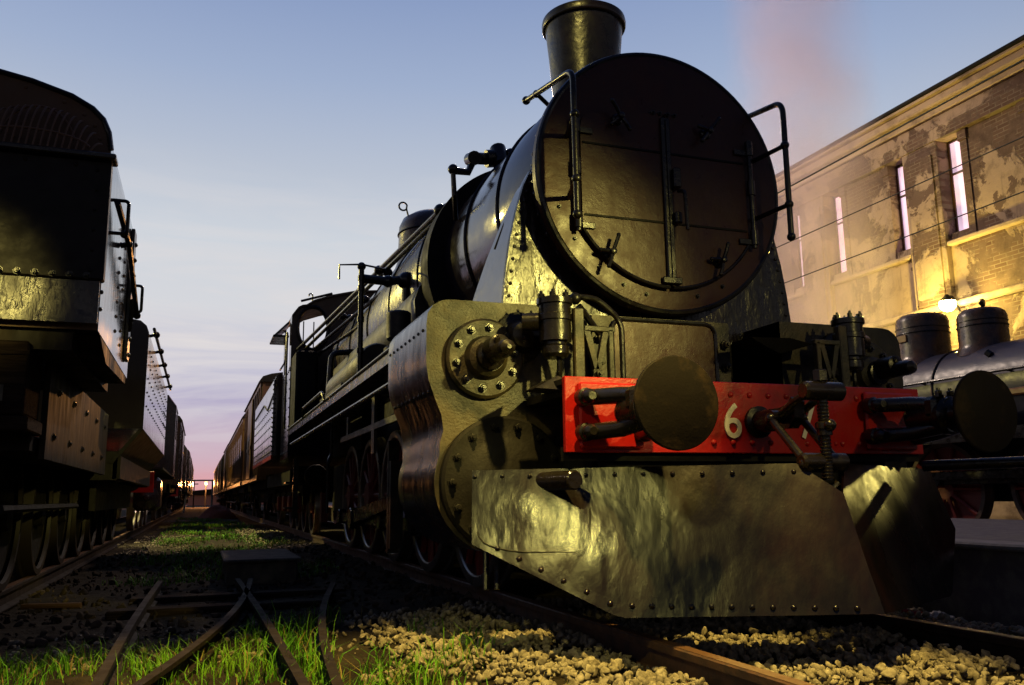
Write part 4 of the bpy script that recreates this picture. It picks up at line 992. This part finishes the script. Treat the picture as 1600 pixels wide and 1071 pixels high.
# ---- the locomotive across the platform
X2 = 11.0
S = thing('tank_locomotive', 'dark blue locomotive with two domes across the platform before the peeling building', 'steam locomotive', (X2, 9, 0))
zc, r = 2.12, .66
m = MB(); m.lathe((X2, 3.0, zc), (0, 1, 0), [(r-.02, 0), (r, .02), (r, 9.6)], 64); m.build('boiler', bluebl, S)
m = MB(); m.lathe((X2, 12.6, zc), (0, 1, 0), [(r+.03, 0), (r+.03, 1.7), (r, 1.72)], 48); m.build('smokebox', black, S)
for y in (5.2, 8.15, 9.95, 12.5):
    m = MB(); m.torus((X2, y, zc), (0, 1, 0), r+.004, .022, 64, 6); m.build('boiler_band', black, S)
for (y, rr, zt, mt) in ((10.66, .40, 3.50, gunmetal), (9.52, .345, 3.36, gunmetal), (7.9, .25, 3.25, gunmetal), (12.9, .26, 3.22, black)):
    h = zt-2.62
    m = MB(); m.lathe((X2, y, 2.62), (0, 0, 1), [(rr+.10, 0), (rr+.03, .1), (rr, .18), (rr, h-.14), (rr-.02, h-.07), (rr-.08, h-.02), (rr*.5, h), (.02, h+.005)], 40)
    d = m.build('dome', mt, S)
    m = MB(); m.torus((X2, y, 2.62+h*.62), (0, 0, 1), rr+.003, .012, 40, 6); m.torus((X2, y, 2.62+h*.72), (0, 0, 1), rr+.003, .008, 40, 6); m.build('dome_band', black, d)
m = MB(); m.box(X2-.42, X2-.38, 10.60, 10.78, 3.02, 3.14, .01); m.build('maker_plate', copper, S)
m = MB(); m.tube([(X2-.2, 9.3, 3.36), (X2-.32, 9.2, 3.40), (X2-.40, 9.15, 3.34)], .035, 8); m.build('safety_valve', greasy, S)
m = MB(); m.tube([(X2-.71, 3.4, 2.28), (X2-.71, 13.8, 2.28)], .022, 8); m.build('handrail', black, S)
m = MB()
for y in (5.5, 7, 8.6, 10.1, 11.6): m.tube([(X2-.64, y, 2.27), (X2-.72, y, 2.28)], .02, 6)
m.tube([(X2-.5, 9.0, 2.55), (X2-.52, 9.05, 2.6)], .05, 8); m.tube([(X2-.2, 11.5, 2.75), (X2-.2, 11.5, 2.95)], .02, 6); m.build('rail_bracket', black, S)
m = MB(); m.lathe((X2, 3.0, zc-.06), (0, 1, 0), [(r+.02, 0), (r+.02, 9.6)], 48, cap=False); 
m = MB(); m.box(X2-.70, X2-.62, 3, 12.6, 1.92, 2.02, .02); m.build('brown_lagging', copper, S)
m = MB()
for s in (-1, 1): m.box(X2+s*.6, X2+s*1.36, 1.5, 14.6, 1.42, 1.46); m.box(X2+s*1.36, X2+s*1.33, 1.5, 14.6, 1.30, 1.419)
m.build('running_board', black, S)
m = MB(); m.box(X2-.55, X2+.55, 2, 14.4, .5, 1.40); m.build('frame', blackdull, S)
for y in (6.3, 8.0, 9.75, 11.5, 13.2):
    s = -1; x = X2-.80; rw = .68
    m = MB(); m.lathe((x+.10, y, rw), (-1, 0, 0), [(rw-.08, 0), (rw-.08, .05), (.16, .04), (.15, .12), (.02, .12)], 36)
    wv = m.build('driving_wheel', redframe, S)
    m = MB(); m.lathe((x+.13, y, rw), (-1, 0, 0), [(rw-.08, 0), (rw+.028, 0), (rw+.028, .03), (rw, .04), (rw-.008, .13), (rw-.07, .13), (rw-.08, .1)], 60, cap=False); m.build('tyre', rail_m, wv)
    m = MB()
    for k in range(10):
        a = 2*pi*k/10; m.tube([(x-.0, y+cos(a)*.14, rw+sin(a)*.14), (x+.02, y+cos(a)*(rw-.07), rw+sin(a)*(rw-.07))], .03, 6)
    m.build('spoke', redframe, wv)
m = MB(); m.box(X2-.95, X2-.91, 6.2, 13.4, .74, .84, .01); m.box(X2-1.02, X2-.97, 8.0, 11.4, .80, .92, .01)
for y in (6.3, 8.0, 9.75, 11.5, 13.2): m.cyl((X2-.88, y, .79), (X2-1.0, y, .79), .09, n=16, b=.01)
m.prism([(X2-1.0, 10.3, .95), (X2-1.0, 10.5, .99), (X2-1.0, 10.1, .5), (X2-1.0, 9.95, .52)], (.05, 0, 0)); m.build('side_rod', greasy, S)
m = MB(); m.box(X2-1.38, X2-.95, 12.9, 13.9, .5, 1.25, .1); m.build('cylinder', bluebl, S)
m = MB(); m.box(X2-1.3, X2+1.3, 14.6, 14.66, .85, 1.25); m.build('buffer_beam', red, S)
m = MB(); m.box(X2-1.38, X2+1.38, 1.0, 3.0, 1.4, 3.7, .03); m.build('cab', bluebl, S)

# ================================================================== building
XB = 14.0
FB = thing('brick_building', 'long two-storey building with peeling ochre plaster and tall narrow windows', 'building', (XB, 30, 0))
Z0, Zs, Zw0, Zw1 = -.15, 4.22, 5.78, 7.76
bays = [13.6+3.44*k for k in range(-3, 14)]
BW = 2.52
yA, yZ = bays[0]-.92, bays[-1]+BW+.92
m = MB()
m.box(XB+.02, XB+.6, yA, yZ, Z0, Zs)                                  # ground storey
m.box(XB-.10, XB+.6, yA, yZ, 7.762, 8.02); m.box(XB+.015, XB+.6, yA, yZ, 8.022, 8.30)   # entablature
for k, b in enumerate(bays+[bays[-1]+3.44]):                         # piers
    m.box(XB-.08, XB+.6, b-.92+.004, b-.004, Zs+.15, 7.76, .012)
    m.box(XB-.115, XB-.081, b-.80, b-.12, Zs+.16, 7.5)
for b in bays:
    m.box(XB+.05, XB+.6, b, b+BW, Zs+.15, 5.50)                        # spandrel
    m.box(XB+.04, XB+.6, b+.66, b+BW-.66, 5.60, 7.76)                  # panel between windows
    for a in (b+.50, b+BW-.66): m.box(XB+.01, XB+.6, a, a+.16, 5.60, 7.55); m.box(XB-.02, XB+.6, a-.02, a+.18, 7.551, 7.76)
    for a in (b, b+BW-.5): m.box(XB+.05, XB+.6, a, a+.5, 5.60, 5.76)    # below window
wall = m.build('wall', plaster_m, FB)
m = MB(); m.box(XB-.09, XB+.6, yA-.05, yZ+.05, 8.302, 8.44, .02); m.box(XB-.24, XB+.6, yA-.1, yZ+.1, 8.442, 8.62, .03); m.box(XB-.34, XB+.7, yA-.12, yZ+.12, 8.622, 8.68, .01); m.build('cornice', trim_m, FB)
m = MB(); m.box(XB-.40, XB-.29, yA-.15, yZ+.15, 8.682, 8.75, .01); m.box(XB-.3, XB+9, yA-.1, yZ+.1, 8.682, 8.72); m.build('roof', blackdull, FB)
m = MB(); m.box(XB-.10, XB+.5, yA, yZ, Zs+.002, Zs+.148, .03); m.build('string_course', trim_m, FB)
for b in bays:
    m = MB(); m.box(XB-.08, XB+.5, b+.01, b+BW-.01, 5.502, 5.598, .02); m.build('sill', trim_m, FB)
lit_pane = emis('lit_pane', (.86, .62, .80), .85)
_t = lit_pane.node_tree; _n = _t.nodes.new('ShaderNodeTexNoise'); _n.inputs['Scale'].default_value = 2.6; _n.inputs['Detail'].default_value = 5; _c = _t.nodes.new('ShaderNodeTexCoord'); _t.links.new(_c.outputs['Object'], _n.inputs[0])
_r = _t.nodes.new('ShaderNodeMapRange'); _r.inputs[1].default_value = .35; _r.inputs[2].default_value = .65; _r.inputs[3].default_value = .55; _r.inputs[4].default_value = .95; _t.links.new(_n.outputs['Fac'], _r.inputs[0]); _t.links.new(_r.outputs[0], _t.nodes['Principled BSDF'].inputs['Emission Strength'])
for b in bays:
    if b > 45: continue
    for a in (b, b+BW-.5):
        m = MB(); x = XB+.26
        for (p, q, zz0, zz1) in ((a+.003, a+.045, 5.77, 7.75), (a+.455, a+.497, 5.77, 7.75), (a+.045, a+.455, 5.77, 5.81), (a+.045, a+.455, 7.71, 7.75), (a+.045, a+.455, 7.02, 7.06)): m.box(x-.03, x+.03, p, q, zz0, zz1)
        wf = m.build('window', brown, FB)
        m = MB(); m.box(x, x+.012, a+.046, a+.454, 5.812, 7.018); m.box(x, x+.012, a+.046, a+.454, 7.062, 7.708); m.build('pane', lit_pane, wf)
# far part of facade keeps plain dark openings
m = MB()
for b in bays:
    if b > 45:
        for a in (b, b+BW-.5): m.box(XB+.3, XB+.32, a, a+.5, 5.76, 7.76)
m.build('far_pane', darkglass, FB)
# door and ground-floor openings are hidden by the locomotive; a plain plinth
m = MB(); m.box(XB-.02, XB+.3, yA, yZ, Z0, .55, .02); m.build('plinth', trim_m, FB)
# wall lamp
WL = thing('wall_lamp', 'glowing yellow lamp on the building wall above the two domes', 'lamp', (13.6, 12.50, 4.28))
m = MB(); m.tube(rc([(13.95, 12.50, 4.05), (13.75, 12.50, 4.42), (13.62, 12.50, 4.40)], .08), .02, 8); m.lathe((13.6, 12.50, 4.40), (0, 0, -1), [(.03, -.04), (.06, 0), (.15, .08), (.155, .10)], 24, cap=False); m.build('bracket', blackdull, WL)
m = MB(); m.ball((13.6, 12.50, 4.25), .15, 20, 14); m.build('bulb', emis('lamp_glow', (1, .80, .25), 120), WL)
lamp('wall_lamp_light', (13.36, 12.50, 4.18), 480, col=(1, .76, .14), radius=.09)
# overhead wires
for (z0, z1, x, label) in ((5.12, 5.12, 8.0, 'thin overhead wire running below the roof line, topmost of three'), (4.30, 4.30, 8.0, 'thin overhead wire crossing the building windows, middle of three'), (3.72, 3.72, 8.0, 'thin overhead wire crossing the wall below the sills, lowest of three')):
    m = MB(); pts = []
    for k in range(41):
        y = 1+k*1.4; s = ((y-1) % 28)/28; pts.append((x, y, z0-.10*sin(pi*s)+.08))
    m.tube(pts, .011 if z0 > 5 else .007, 6); tag(m.build('overhead_wire', wire_m), label, 'wire', 'overhead wires')

# ================================================================== platform, ground, tracks
m = MB(); m.box(4.55, 9.35, -6, 60, -.3, .30); pf = m.build('platform', concrete); struct(pf)
m = MB(); m.box(4.50, 4.80, -6, 60, .304, .345, .012); o = m.build('platform_edge', mat('edge_stone', (.16, .15, .16), .8, col2=(.22, .21, .21), cscale=9, bumps=((40, .5, .008),))); struct(o)
import numpy as np
def axis(spans):
    out = []
    for a, b, st in spans:
        n = max(1, int(round((b-a)/st))); out += [a+(b-a)*i/n for i in range(n)]
    return out+[spans[-1][1]]
xs = axis([(-900, -60, 120), (-60, -8, 8), (-8, -2.2, .5), (-2.2, 4.6, .085), (4.6, 12, .6), (12, 60, 8), (60, 900, 120)])
ys = axis([(-60, 0, 8), (0, 2.2, .3), (2.2, 9, .085), (9, 20, .3), (20, 60, 1.5), (60, 200, 14), (200, 1500, 160)])
vs = []; GZ = -.165
def gz(x, y):
    z = GZ
    if -4 < x < 6 and 0 < y < 30:
        z += .030*mnoise.noise(Vector((x*1.3, y*1.3, 0)))+.018*mnoise.noise(Vector((x*5, y*5, 3)))
        if x > .9: z += .045*min(1, (x-.9)/.5)*(1 if x < 4.2 else 0)
    return z
for y in ys:
    for x in xs: vs.append((x, y, gz(x, y)))
nx = len(xs)
fs = [(j*nx+i, j*nx+i+1, (j+1)*nx+i+1, (j+1)*nx+i) for j in range(len(ys)-1) for i in range(nx-1)]
m = MB(); m.v = vs; m.f = fs
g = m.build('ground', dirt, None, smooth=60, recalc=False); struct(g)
# ---- rails
RP = [(-.062, -.150), (.062, -.150), (.062, -.140), (.012, -.122), (.009, -.045), (.034, -.036), (.036, -.006), (.030, 0), (-.030, 0), (-.036, -.006), (-.034, -.036), (-.009, -.045), (-.012, -.122), (-.062, -.140)]
def rail(x, y0, y1, label, mt=None, group=None):
    m = MB(); m.prism([(x+a, y0, b) for a, b in RP], (0, y1-y0, 0)); o = m.build('rail', mt or rail_m); tag(o, label, 'rail', group)
    if mt is None:
        me = None
        for k in range(8):
            for s in (-1, 1):
                if me is None:
                    m = MB(); m.box(-.03, .03, -.03, .03, -.148, -.115, .008); m.cyl((.005, 0, -.12), (.005, 0, -.088), .018, n=6); c = m.build('rail_clip', raildark, o); me = c.data
                else: c = bpy.data.objects.new('rail_clip', me); C.objects.link(c); c.parent = o
                c.location = (x+s*.075, 2.17+k*.665, 0)
                if s < 0: c.rotation_euler = (0, 0, pi)
    m = MB(); m.box(x-.028, x+.028, y0, y1, .0005, .003); m.build('rail_head', railtop, o)
    return o
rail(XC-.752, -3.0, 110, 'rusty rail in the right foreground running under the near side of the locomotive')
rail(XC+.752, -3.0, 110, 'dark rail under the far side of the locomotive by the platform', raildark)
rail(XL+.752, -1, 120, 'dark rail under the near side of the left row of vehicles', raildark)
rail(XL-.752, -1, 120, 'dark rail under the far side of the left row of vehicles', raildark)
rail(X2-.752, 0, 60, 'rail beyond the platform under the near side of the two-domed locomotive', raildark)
for k in range(8):
    y = 2.17+k*.665
    m = MB(); m.box(1.42, 4.12, y-.125, y+.125, -.29, -.152, .012)
    o = m.build('sleeper', wood)
    lab = ['wooden sleeper across the track in the right foreground, nearest one in stones', 'wooden sleeper in pale stones just ahead of the plough', 'wooden sleeper beneath the tip of the snow plough', 'wooden sleeper under the buffer beam']
    tag(o, lab[k] if k < 4 else 'wooden sleeper in shadow under the locomotive wheels', 'sleeper', 'sleepers of the locomotive track')
# ---- disused narrow rails in the grass
SP = [(-.035, 0), (.035, 0), (.035, .012), (.008, .02), (.008, .075), (.022, .082), (.022, .105), (-.022, .105), (-.022, .082), (-.008, .075), (-.008, .02), (-.035, .012)]
def bent(pts, label, zoff=-.155):
    pts = [Vector(p) for p in pts]; m = MB(); rings = []
    for i, p in enumerate(pts):
        t = (pts[min(i+1, len(pts)-1)]-pts[max(0, i-1)]).normalized(); n = Vector((t.y, -t.x, 0))
        rings.append([p+n*a+Vector((0, 0, b+zoff)) for a, b in SP]+[p+n*SP[0][0]+Vector((0, 0, SP[0][1]+zoff))])
    for A_, B_ in zip(rings[:-1], rings[1:]): m.loft(A_, B_)
    for rr in (rings[0], rings[-1]): m.add(rr[:-1], [tuple(range(len(SP)))])
    return tag(m.build('narrow_rail', raildark), label, 'rail', 'disused narrow rails in the grass')
def curve(a, b, bow, n=14):
    a = Vector(a); b = Vector(b); d = b-a; nrm = Vector((d.y, -d.x, 0)).normalized()
    return [a+d*(i/n)+nrm*bow*sin(pi*i/n) for i in range(n+1)]
bent(curve((-.34, 2.6, 0), (-.30, 8.6, 0), -.03), 'disused narrow rail in the grass, leftmost of the four')
bent(curve((-.44, 2.9, 0), (.48, 8.5, 0), .16), 'bent disused rail curving through the grass toward the concrete block')
bent(curve((.42, 2.8, 0), (.36, 8.5, 0), .02), 'straight disused rail in the grass crossing the tip of the bent one')
bent(curve((.50, 2.9, 0), (1.12, 7.7, 0), -.10), 'disused narrow rail in the grass, rightmost of the four')
for (y, x0, x1, lab) in ((7.9, -.5, 1.25, 'dark timber tie across the far tips of the narrow rails'), (7.1, -.6, 1.15, 'dark timber tie across the narrow rails, nearer of the two')):
    m = MB(); m.box(x0, x1, y-.10, y+.10, -.22, -.118, .012); tag(m.build('timber_tie', wood), lab, 'tie')
# ---- concrete block, stick, rags, distant frame and heap
BL = thing('concrete_block', 'low concrete block with flat lid standing on the ground between the tracks', 'block', (.58, 9.6, -.15))
m = MB(); m.box(.28, .95, 9.0, 10.6, -.22, .05, .015); m.build('base', concr2, BL)
m = MB(); m.box(.25, .99, 8.96, 10.7, .052, .085, .012); m.build('lid', concr2, BL)
m = MB(); m.tube([(-1.25, 7.75, -.13), (-1.0, 7.6, -.12), (-.82, 7.55, -.12)], .022, 8); tag(m.build('stick', yellow_m), 'short yellow-brown stick lying on the dirt at left', 'stick')
def rag(c, sc_, mt, lab, sd):
    m = MB(); vs = []; n, k = 26, 14; rr = random.Random(sd)
    for i in range(k+1):
        for j in range(n):
            th = pi*i/k/2; ph = 2*pi*j/n
            d = Vector((sin(th)*cos(ph), sin(th)*sin(ph), cos(th)*.55)); q = 1+.55*mnoise.noise(d*2.3+Vector((sd, 0, 0)))+.3*mnoise.noise(d*6+Vector((0, sd, 0)))
            vs.append((c[0]+d.x*sc_*q, c[1]+d.y*sc_*q, c[2]+d.z*sc_*q))
    fs = [(i*n+j, i*n+(j+1) % n, (i+1)*n+(j+1) % n, (i+1)*n+j) for i in range(k) for j in range(n)]
    m.add(vs, fs); return tag(m.build('rag', mt, None, smooth=70), lab, 'rag')
rag((4.62-.42, 4.45, -.13), .11, rag_red, 'crumpled red rag on the ground at the foot of the platform', 3)
rag((4.34, 4.30, -.13), .085, rag_white, 'crumpled white rag on the ground beside the red rag', 8)
FR = thing('white_frame', 'thin white post frame standing between the rows far down the yard', 'frame', (-.3, 60, 0))
m = MB(); m.cyl((-.95, 60, -.2), (-.75, 60, 1.9), .06, n=10); m.build('post', tin, FR)
m = MB(); m.cyl((.75, 60, -.2), (.75, 60, 1.9), .06, n=10); m.build('post', tin, FR)
m = MB(); m.cyl((-.78, 60, 1.9), (.78, 60, 1.9), .05, n=10); m.build('crossbar', tin, FR)
m = MB(); n = 40; vs = [(.75, 40, .42)]
for i in range(1, 9):
    for j in range(n):
        a = 2*pi*j/n; q = i/8; d = 1+.25*mnoise.noise(Vector((cos(a)*1.5, sin(a)*1.5, q*2)))
        vs.append((.75+.85*q*d*cos(a), 40+.9*q*d*sin(a), -.2+.62*(1-q*q)*(1+.2*mnoise.noise(Vector((cos(a)*3*q, sin(a)*3*q, 4))))))
fs = [(0, 1+j, 1+(j+1) % n) for j in range(n)]+[(1+(i-1)*n+j, 1+(i-1)*n+(j+1) % n, 1+i*n+(j+1) % n, 1+i*n+j) for i in range(1, 8) for j in range(n)]
m.add(vs, fs); tag(m.build('earth_mound', mound_m, None, smooth=70), 'low heap of rusty orange earth between the tracks in the distance', 'earth heap')
# distant end of the yard
YE = thing('yard_shed', 'low pinkish shed closing the far end of the yard', 'shed', (3, 135, 0))
m = MB(); m.box(-6, 12, 135, 142, -.2, 1.3); m.build('wall', mat('pink_plaster', (.30, .17, .17), .9), YE)
m = MB(); m.prism([(-6.5, 134.5, 1.3), (12.5, 134.5, 1.3), (12.5, 134.5, 1.5), (3, 134.5, 2.3), (-6.5, 134.5, 1.5)], (0, 8, 0)); m.build('roof', blackdull, YE)
LN = thing('added_lantern', 'tiny added orange lantern on a short post at the far end of the yard', 'lantern', (.57, 100, -.2))  # added source for the orange glints along both rows
m = MB(); m.cyl((.57, 100.3, -.2), (.57, 100.3, 2.5), .07, n=8); m.box(.40, .74, 100.05, 100.5, 2.5, 2.58); m.build('post', blackdull, LN)
m = MB(); m.ball((.57, 100, 2.35), .13, 12, 8); m.build('globe', emis('orange_glow', (1, .35, .08), 9), LN)
lamp('added_glint_light', (.57, 99.75, 2.35), 5200, col=(1, .38, .10), radius=.25)  # added light, placed to glint on the vehicle sides
m = MB(); m.cyl((-.6, 95, -.2), (-.6, 95, 2.7), .07, .05, n=8); m.box(-1.0, -.2, 94.96, 95.04, 2.2, 2.3); tag(m.build('yard_pole', blackdull), 'thin dark pole with a crossarm far off at the end of the yard', 'pole')

# ================================================================== stones and grass
def ico():
    bm = bmesh.new(); bmesh.ops.create_icosphere(bm, subdivisions=2, radius=1); v = np.array([q.co[:] for q in bm.verts]); f = np.array([[q.index for q in fc.verts] for fc in bm.faces]); bm.free(); return v, f
IV, IF = ico()
rng = np.random.default_rng(5)
def stones(name, pts, size, mt):
    """many angular stones as one mesh; pts: (x, y, z, scale)"""
    P = []; F = []; off = 0
    shapes = []
    for k in range(24):
        v = IV.copy()
        for c in range(9):     # cut flat faces into the ball
            d = rng.normal(size=3); d /= np.linalg.norm(d); h = rng.uniform(.30, .72)
            s = v@d; v = v-np.outer(np.maximum(0, s-h), d)
        v *= rng.uniform(.65, 1.25, 3); shapes.append(v)
    for (x, y, z, s) in pts:
        v = shapes[rng.integers(24)]; q = rng.normal(size=4); q /= np.linalg.norm(q); a, b, c, d = q
        Rm = np.array([[1-2*(c*c+d*d), 2*(b*c-a*d), 2*(b*d+a*c)], [2*(b*c+a*d), 1-2*(b*b+d*d), 2*(c*d-a*b)], [2*(b*d-a*c), 2*(c*d+a*b), 1-2*(b*b+c*c)]])
        P.append((v*s)@Rm.T+np.array([x, y, z])); F.append(IF+off); off += len(IV)
    P = np.concatenate(P); F = np.concatenate(F)
    me = bpy.data.meshes.new(name); me.vertices.add(len(P)); me.vertices.foreach_set('co', P.ravel())
    me.loops.add(F.size); me.loops.foreach_set('vertex_index', F.ravel()); me.polygons.add(len(F)); me.polygons.foreach_set('loop_start', np.arange(0, F.size, 3)); me.polygons.foreach_set('loop_total', np.full(len(F), 3)); me.update(); me.validate()
    me.materials.append(mt); o = bpy.data.objects.new(name, me); C.objects.link(o); return stuff(o)
rails_x = (XC-.752, XC+.752)
def onsleeper(x, y):
    return 1.40 < x < 4.14 and min(abs(y-(2.17+k*.665)) for k in range(8)) < .12
pts = []
for _ in range(32000):
    x = R.uniform(.55, 4.45); y = R.uniform(2.1, 6.0)
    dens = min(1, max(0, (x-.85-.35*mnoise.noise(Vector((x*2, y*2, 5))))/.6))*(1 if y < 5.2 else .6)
    if R.random() > dens: continue
    if min(abs(x-q) for q in rails_x) < .085: continue
    if onsleeper(x, y) and R.random() < .90: continue
    s = R.choice((.007, .010, .012, .015, .018, .021, .026, .032)); pts.append((x, y, gz(x, y)+s*.4+R.uniform(0, .035), s))
for _ in range(900):
    x = R.uniform(-1.5, .9); y = R.uniform(4.9, 6.1)
    if R.random() < .5: s = R.uniform(.008, .026); pts.append((x, y, gz(x, y)+s*.3, s))
for _ in range(500):
    x = R.uniform(-1.2, -.1); y = R.uniform(13, 22); s = R.uniform(.015, .03); pts.append((x, y, gz(x, y)+s*.3, s))
for _ in range(900):
    x = R.uniform(.9, 1.9); y = R.uniform(12.5, 24); s = R.uniform(.015, .035); pts.append((x, y, gz(x, y)+s*.3, s))
stones('pale_ballast', pts, 1, stone)
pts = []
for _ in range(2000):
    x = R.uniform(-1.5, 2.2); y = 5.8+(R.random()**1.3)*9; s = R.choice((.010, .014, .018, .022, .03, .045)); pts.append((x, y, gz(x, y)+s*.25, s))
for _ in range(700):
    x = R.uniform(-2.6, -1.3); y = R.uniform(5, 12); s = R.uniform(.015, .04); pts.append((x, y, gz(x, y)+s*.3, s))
stones('shaded_ballast', pts, 1, stoned)  # dark stones stand in for the shadow band behind the pale ballast
def grass(name, spots, mt, hmin, hmax, wd):
    v = []; f = []; mi = []
    for (x, y, k) in spots:
        dead = R.random() < .12
        z = gz(x, y)-.01; h = (hmin+(hmax-hmin)*R.random()**1.8)*k*(1.25 if R.random() < .05 else 1); a = R.uniform(0, 2*pi); b = R.uniform(.1, 1.1)*h*(1.3 if dead else 1); w_ = wd*R.uniform(.5, 1.3)
        dx, dy = cos(a), sin(a); px, py = -dy*w_, dx*w_; o = len(v); h2 = h*R.uniform(.75, 1.0)
        v += [(x-px, y-py, z), (x+px, y+py, z), (x+px*.8+dx*b*.3, y+py*.8+dy*b*.3, z+h*.6), (x-px*.8+dx*b*.3, y-py*.8+dy*b*.3, z+h*.6), (x+dx*b, y+dy*b, z+h2)]
        f += [(o, o+1, o+2, o+3), (o+3, o+2, o+4)]; mi += [1 if dead else 0]*2
    m = MB(); m.v = v; m.f = f; o = m.build(name, mt, None, smooth=0, recalc=False); o.data.materials.append(dead_grass); o.data.polygons.foreach_set('material_index', mi); return stuff(o)
dead_grass = mat('dead_grass', (.16, .12, .04), .8, spec=.1)
sp = []
while len(sp) < 42000:
    x = R.uniform(-2.0, 1.4); y = 2.6+(R.random())*3.4
    n1 = mnoise.noise(Vector((x*1.6, y*1.3, 2)))+.5*mnoise.noise(Vector((x*5, y*5, 7)))
    d = .46+n1*1.7+.25*mnoise.noise(Vector((x*14, y*14, 1)))
    if x > .9: d -= (x-.9)*1.6
    if y > 5.2: d -= (y-5.2)*(.9 if x > .3 else 1.8)
    if x < -.4 and y > 4.9: d -= .5*(y-4.9)
    if R.random() < d*1.6: sp.append((x, y, 1.0 if x > .35 else .75))
    if R.random() < .00002: break
grass('tall_grass', sp, grass_m, .03, .20, .0028)
sp = []
for _ in range(34000):
    x = R.uniform(-.9, 1.5); y = 9.5+R.random()**1.2*34
    n1 = mnoise.noise(Vector((x*1.2, y*.5, 2)))
    if R.random() < .6+n1*1.3-abs(x-.35)*.4: sp.append((x, y, 1))
grass('short_grass', sp, grass_m, .03, .12, .007)

# ================================================================== drifting steam beside the building
def plume():
    m = MB(); n, k = 28, 26
    vs = []
    for i in range(k+1):
        t = i/k; z = 3.1+t*9.5; rr = 1.5; cx = 10.55; cy = 12.6
        for j in range(n):
            a = 2*pi*j/n; q = 1+.22*mnoise.noise(Vector((cos(a)*1.2, sin(a)*1.2, t*5)))
            vs.append((cx+rr*q*cos(a), cy+rr*q*sin(a), z))
    fs = [(i*n+j, i*n+(j+1) % n, (i+1)*n+(j+1) % n, (i+1)*n+j) for i in range(k) for j in range(n)]+[tuple(range(n-1, -1, -1)), tuple(range(k*n, (k+1)*n))]
    m.add(vs, fs)
    mt = bpy.data.materials.new('steam'); mt.use_nodes = True; t = mt.node_tree; t.nodes.clear()
    o = t.nodes.new('ShaderNodeOutputMaterial'); pv = t.nodes.new('ShaderNodeVolumePrincipled')
    pv.inputs['Color'].default_value = (1.0, .84, .98, 1); pv.inputs['Density'].default_value = .5; pv.inputs['Anisotropy'].default_value = .3
    tc = t.nodes.new('ShaderNodeTexCoord'); sp = t.nodes.new('ShaderNodeSeparateXYZ'); cb = t.nodes.new('ShaderNodeCombineXYZ'); ln = t.nodes.new('ShaderNodeVectorMath'); ln.operation = 'DISTANCE'
    t.links.new(tc.outputs['Object'], sp.inputs[0]); t.links.new(sp.outputs['X'], cb.inputs[0]); t.links.new(sp.outputs['Y'], cb.inputs[1])
    t.links.new(cb.outputs[0], ln.inputs[0]); ln.inputs[1].default_value = (10.55, 12.6, 0)
    fall = t.nodes.new('ShaderNodeMapRange'); fall.inputs[1].default_value = .3; fall.inputs[2].default_value = 1.45; fall.inputs[3].default_value = .55; fall.inputs[4].default_value = 0
    nzz = t.nodes.new('ShaderNodeTexNoise'); nzz.inputs['Scale'].default_value = .9; nzz.inputs['Detail'].default_value = 3; t.links.new(tc.outputs['Object'], nzz.inputs[0])
    mm = t.nodes.new('ShaderNodeMath'); mm.operation = 'MULTIPLY'; m2 = t.nodes.new('ShaderNodeMapRange'); m2.inputs[1].default_value = .3; m2.inputs[2].default_value = .65; m2.inputs[3].default_value = .25; m2.inputs[4].default_value = 1.3
    t.links.new(nzz.outputs['Fac'], m2.inputs[0]); t.links.new(ln.outputs['Value'], fall.inputs[0]); t.links.new(fall.outputs[0], mm.inputs[0]); t.links.new(m2.outputs[0], mm.inputs[1])
    t.links.new(mm.outputs[0], pv.inputs['Density'])
    t.links.new(pv.outputs[0], o.inputs['Volume'])
    ob = m.build('steam_plume', mt, None, smooth=80); return stuff(ob)
plume()
for o in bpy.data.objects:
    if 'local' in o: del o['local']
